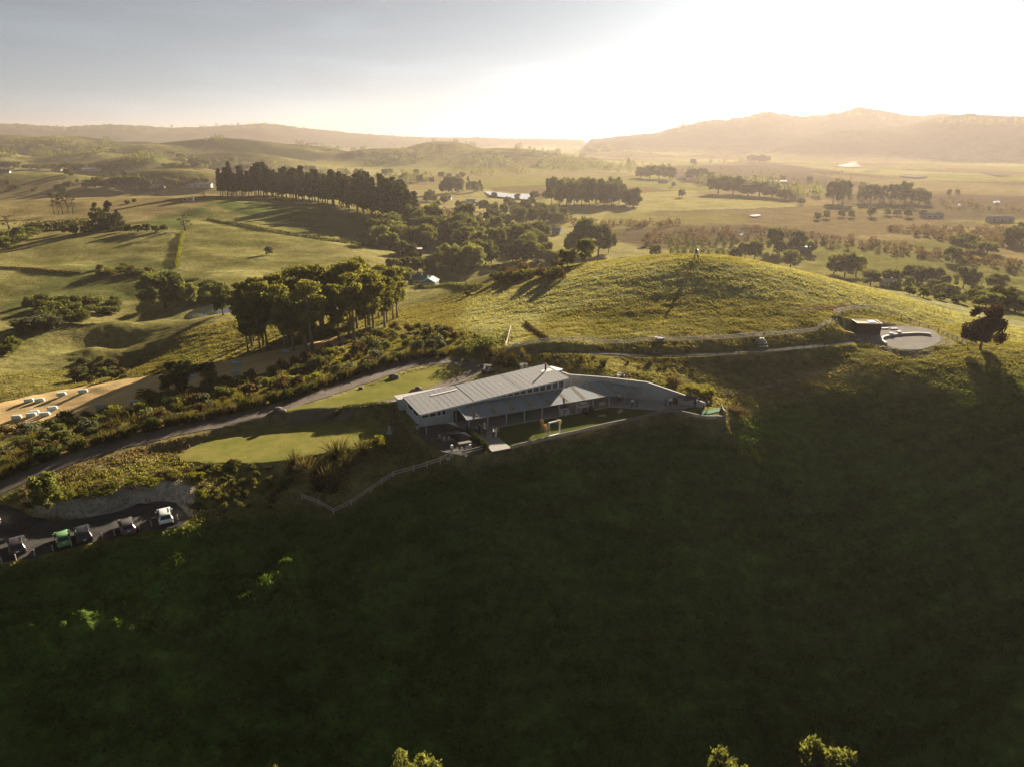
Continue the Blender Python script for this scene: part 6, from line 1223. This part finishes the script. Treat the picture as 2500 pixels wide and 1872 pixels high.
house(hz_(2275, 532, 400), R(10), 20, 9, 3, 2, WH, BL, 'pale blue roofed house in the right-hand tree belt', nwin=3); house(hz_(2440, 542, 400), R(-6), 22, 9, 3, 2, GR, BL, 'grey roofed house near the right edge of the plain', nwin=3); house(hz_(1618, 448, 700), R(0), 16, 9, 3, 2, WH, GR, 'small hazy house in the middle of the plain', nwin=3); house(hz_(1890, 452, 700), R(0), 40, 14, 6, 2, GR, SL, 'large hazy farm building under the far dark trees', 'farm_building', 'building', 4)
house(hz_(1665, 700 - 260, 700), R(20), 14, 8, 3, 2, WH, SL, 'pale far house with a bright roof left of the dark trees', nwin=2); house(hz_(2168, 697, 235), R(0), 7, 5, 2.6, 1, WH, SL, 'small white shed just over the right shoulder of the mound', 'shed', 'shed', 2)
for px, py, hpx, l in ((1138, 706, 62, 'tall power pole standing in the pasture behind the mound'), (1458, 655, 34, 'power pole on the far side of the mound left of the beacon'), (2391, 735 - 20, 32, 'slim power pole beyond the right shoulder')):
    p = gp(px, py, 235); h = size_px(p, hpx); o = thing('power_pole', l, 'pole', p); MB().tube([(0, 0, -.3), (0, 0, h)], [.16, .11], 8).build('pole', timber, o); MB().box((0, 0, h - .5), (1.8, .1, .12)).build('crossarm', timber, o)
    for s in (-.8, 0, .8): MB().lathe([(.03, h - .44), (.05, h - .38), (.03, h - .3)], 6, (s, 0, 0)).build('insulator', whitep, o)

# ------------------------------------------------------------------ far woods that read as one mass
def woods(name, label, areas, mk, H0, H1, ymin, size):
    rs = np.random.RandomState(len(label)); Vs = []
    for poly, n_ in areas:
        xs = [q[0] for q in poly]; ys = [q[1] for q in poly]; k = 0
        while k < n_:
            px = rs.uniform(min(xs), max(xs)); py = rs.uniform(min(ys), max(ys))
            if seg_dist(np.array([px]), np.array([py]), poly)[0] > 0: k += .2; continue
            k += 1; p = gp(px, py, ymin); H = rs.uniform(H0, H1) * (.7 + .6 * rs.rand()); Wd = H * rs.uniform(.35, .6)
            m_ = 46; d = rs.normal(size=(m_, 3)); d /= np.linalg.norm(d, axis=1)[:, None]; q = np.array((p.x, p.y, p.z + H * .52)) + d * np.array((Wd, Wd, H * .5)) * (.7 + .3 * rs.rand(m_))[:, None]
            a = rs.normal(size=(m_, 3)); b = rs.normal(size=(m_, 3)); s = H * size
            Vs.append(np.stack([q - a * s, q + b * s, q + a * s], 1))
    Vv = np.concatenate(Vs).reshape(-1, 3); o = link(name, mesh_np(name, Vv, np.arange(len(Vv)).reshape(-1, 3), [LM[mk]])); o['kind'] = 'stuff'; o['label'] = label; o['category'] = 'woodland'; return o
woods('far_woodland', 'hazy dark woodland across the middle distance', [
    ([(890, 400), (960, 372), (1080, 362), (1090, 385), (1000, 400), (900, 408)], 90), ([(1090, 400), (1180, 385), (1290, 405), (1290, 425), (1180, 432), (1100, 420)], 110), ([(1310, 398), (1400, 385), (1460, 395), (1480, 415), (1390, 420), (1310, 415)], 110), ([(1490, 400), (1600, 408), (1720, 418), (1720, 428), (1550, 425), (1480, 420)], 70),
    ([(1000, 343), (1080, 340), (1170, 345), (1240, 358), (1300, 372), (1180, 362), (1060, 354), (990, 352)], 70), ([(690, 355), (800, 350), (900, 362), (900, 380), (760, 372)], 50), ([(0, 352), (130, 345), (230, 360), (250, 385), (120, 388), (0, 390)], 120), ([(120, 350), (270, 345), (300, 372), (240, 385)], 60), ([(270, 400), (350, 380), (420, 390), (340, 405)], 50), ([(520, 330), (560, 335), (540, 345), (495, 350)], 30),
    ([(540, 400), (700, 410), (860, 425), (860, 440), (700, 428), (540, 415)], 60), ([(420, 400), (540, 395), (640, 405), (560, 420), (430, 412)], 45), ([(800, 436), (1000, 432), (1080, 440), (1000, 450), (800, 452)], 45), ([(1880, 470), (2000, 460), (2050, 480), (1920, 492)], 40), ([(1700, 440), (1900, 450), (1900, 462), (1700, 452)], 50), ([(1720, 395), (1780, 390), (1870, 395), (1860, 400), (1730, 402)], 30), ([(1400, 372), (1500, 366), (1600, 380), (1500, 385)], 50), ([(1250, 372), (1400, 365), (1500, 355), (1500, 362), (1350, 380)], 50)], 'dark', 9, 16, 600, .10)
woods('swamp_scrub', 'low brown scrub across the swampy flats on the right', [([(1560, 575), (1700, 560), (1900, 565), (2200, 600), (2500, 650), (2500, 665), (2200, 625), (1900, 592), (1700, 600), (1580, 605)], 420), ([(2150, 560), (2500, 560), (2500, 610), (2300, 590)], 220), ([(2000, 480), (2250, 490), (2500, 500), (2500, 520), (2200, 510)], 120), ([(1300, 520), (1480, 545), (1700, 545), (1650, 556), (1450, 560), (1320, 540)], 120), ([(950, 505), (1150, 520), (1350, 530), (1400, 545), (1150, 545), (1000, 530)], 120), ([(1100, 590), (1250, 585), (1350, 620), (1200, 625)], 60), ([(1650, 410), (2050, 415), (2100, 440), (1700, 445)], 60)], 'brown', 2.5, 5, 300, .14)
woods('range_forest', 'forest along the crest of the far ranges', [([(1650, 310), (1860, 283), (2090, 280), (2250, 295), (2500, 301), (2500, 310), (2250, 303), (2090, 290), (1860, 293), (1660, 318)], 160), ([(0, 314), (300, 313), (650, 307), (760, 318), (650, 316), (300, 321), (0, 322)], 130)], 'dark', 12, 22, 2500, .12)

# ------------------------------------------------------------------ grass: tufts standing on the pasture near the venue
rs = np.random.RandomState(5); NT_ = 330000
r = 45 + 205 * rs.rand(NT_) ** .9; th = rs.uniform(R(-41), R(41), NT_); x = r * np.sin(th); y = r * np.cos(th)
keep = bilin(SMOOTHNESS, x, y) > .75
for poly in (HAY, PARK, COURT, PADPOLY, LAWN, UPLAWN): keep &= seg_dist(x, y, poly) > .3
keep &= seg_dist(x, y, DRIVE, False) > 3.0; keep &= seg_dist(x, y, FPATH, False) > 1.2; keep &= seg_dist(x, y, DRIVE2, False) > 2.1
dn = fbm(x / 3.2, y / 2.2, 2, 77); keep &= rs.rand(NT_) < .25 + 1.1 * dn
x, y, r, dn = x[keep], y[keep], r[keep], dn[keep]; z = bilin(GZ, x, y); N = len(x)
cv = np.stack([bilin(C[..., k], x, y) for k in range(3)], -1)
hgt = (.12 + .22 * dn ** 1.5) * np.where(r < 125, 1.2, .75) * (.6 + .8 * rs.rand(N)) * (.75 + r / 400)
Vs = []; Cs = []
for b in range(3):
    a = rs.rand(N) * 6.28; w_ = (.06 + .07 * rs.rand(N)) * (.6 + r / 200); ox = rs.normal(size=N) * .14; oy = rs.normal(size=N) * .14; lx = rs.normal(size=N) * .14 * hgt / .3; ly = rs.normal(size=N) * .14 * hgt / .3
    ca, sa = np.cos(a) * w_, np.sin(a) * w_; h = hgt * (.6 + .7 * rs.rand(N))
    Vs.append(np.stack([np.stack([x + ox - ca, y + oy - sa, z - .04], -1), np.stack([x + ox + ca, y + oy + sa, z - .04], -1), np.stack([x + ox + lx, y + oy + ly, z + h], -1)], 1))
    cc = cv * (1 + (rs.rand(N) - .5) * np.where(r < 125, 1.1, .5))[:, None] * np.array((1.1, 1.1, 1.15)); Cs.append(np.repeat(cc[:, None], 3, 1))
Vv = np.concatenate(Vs).reshape(-1, 3); Cc = np.concatenate(Cs).reshape(-1, 3)
me = mesh_np('pasture_grass', Vv, np.arange(len(Vv)).reshape(-1, 3), [leafmat('grass_blades', (.1, .1, .03), .42, (1.25, 1.15, .55), .25, 'gcol', .4)]); colattr(me, 'gcol', Cc)
o = link('pasture_grass', me); o['kind'] = 'stuff'; o['label'] = 'rough pasture grass on the hillside and mound'; o['category'] = 'grass'
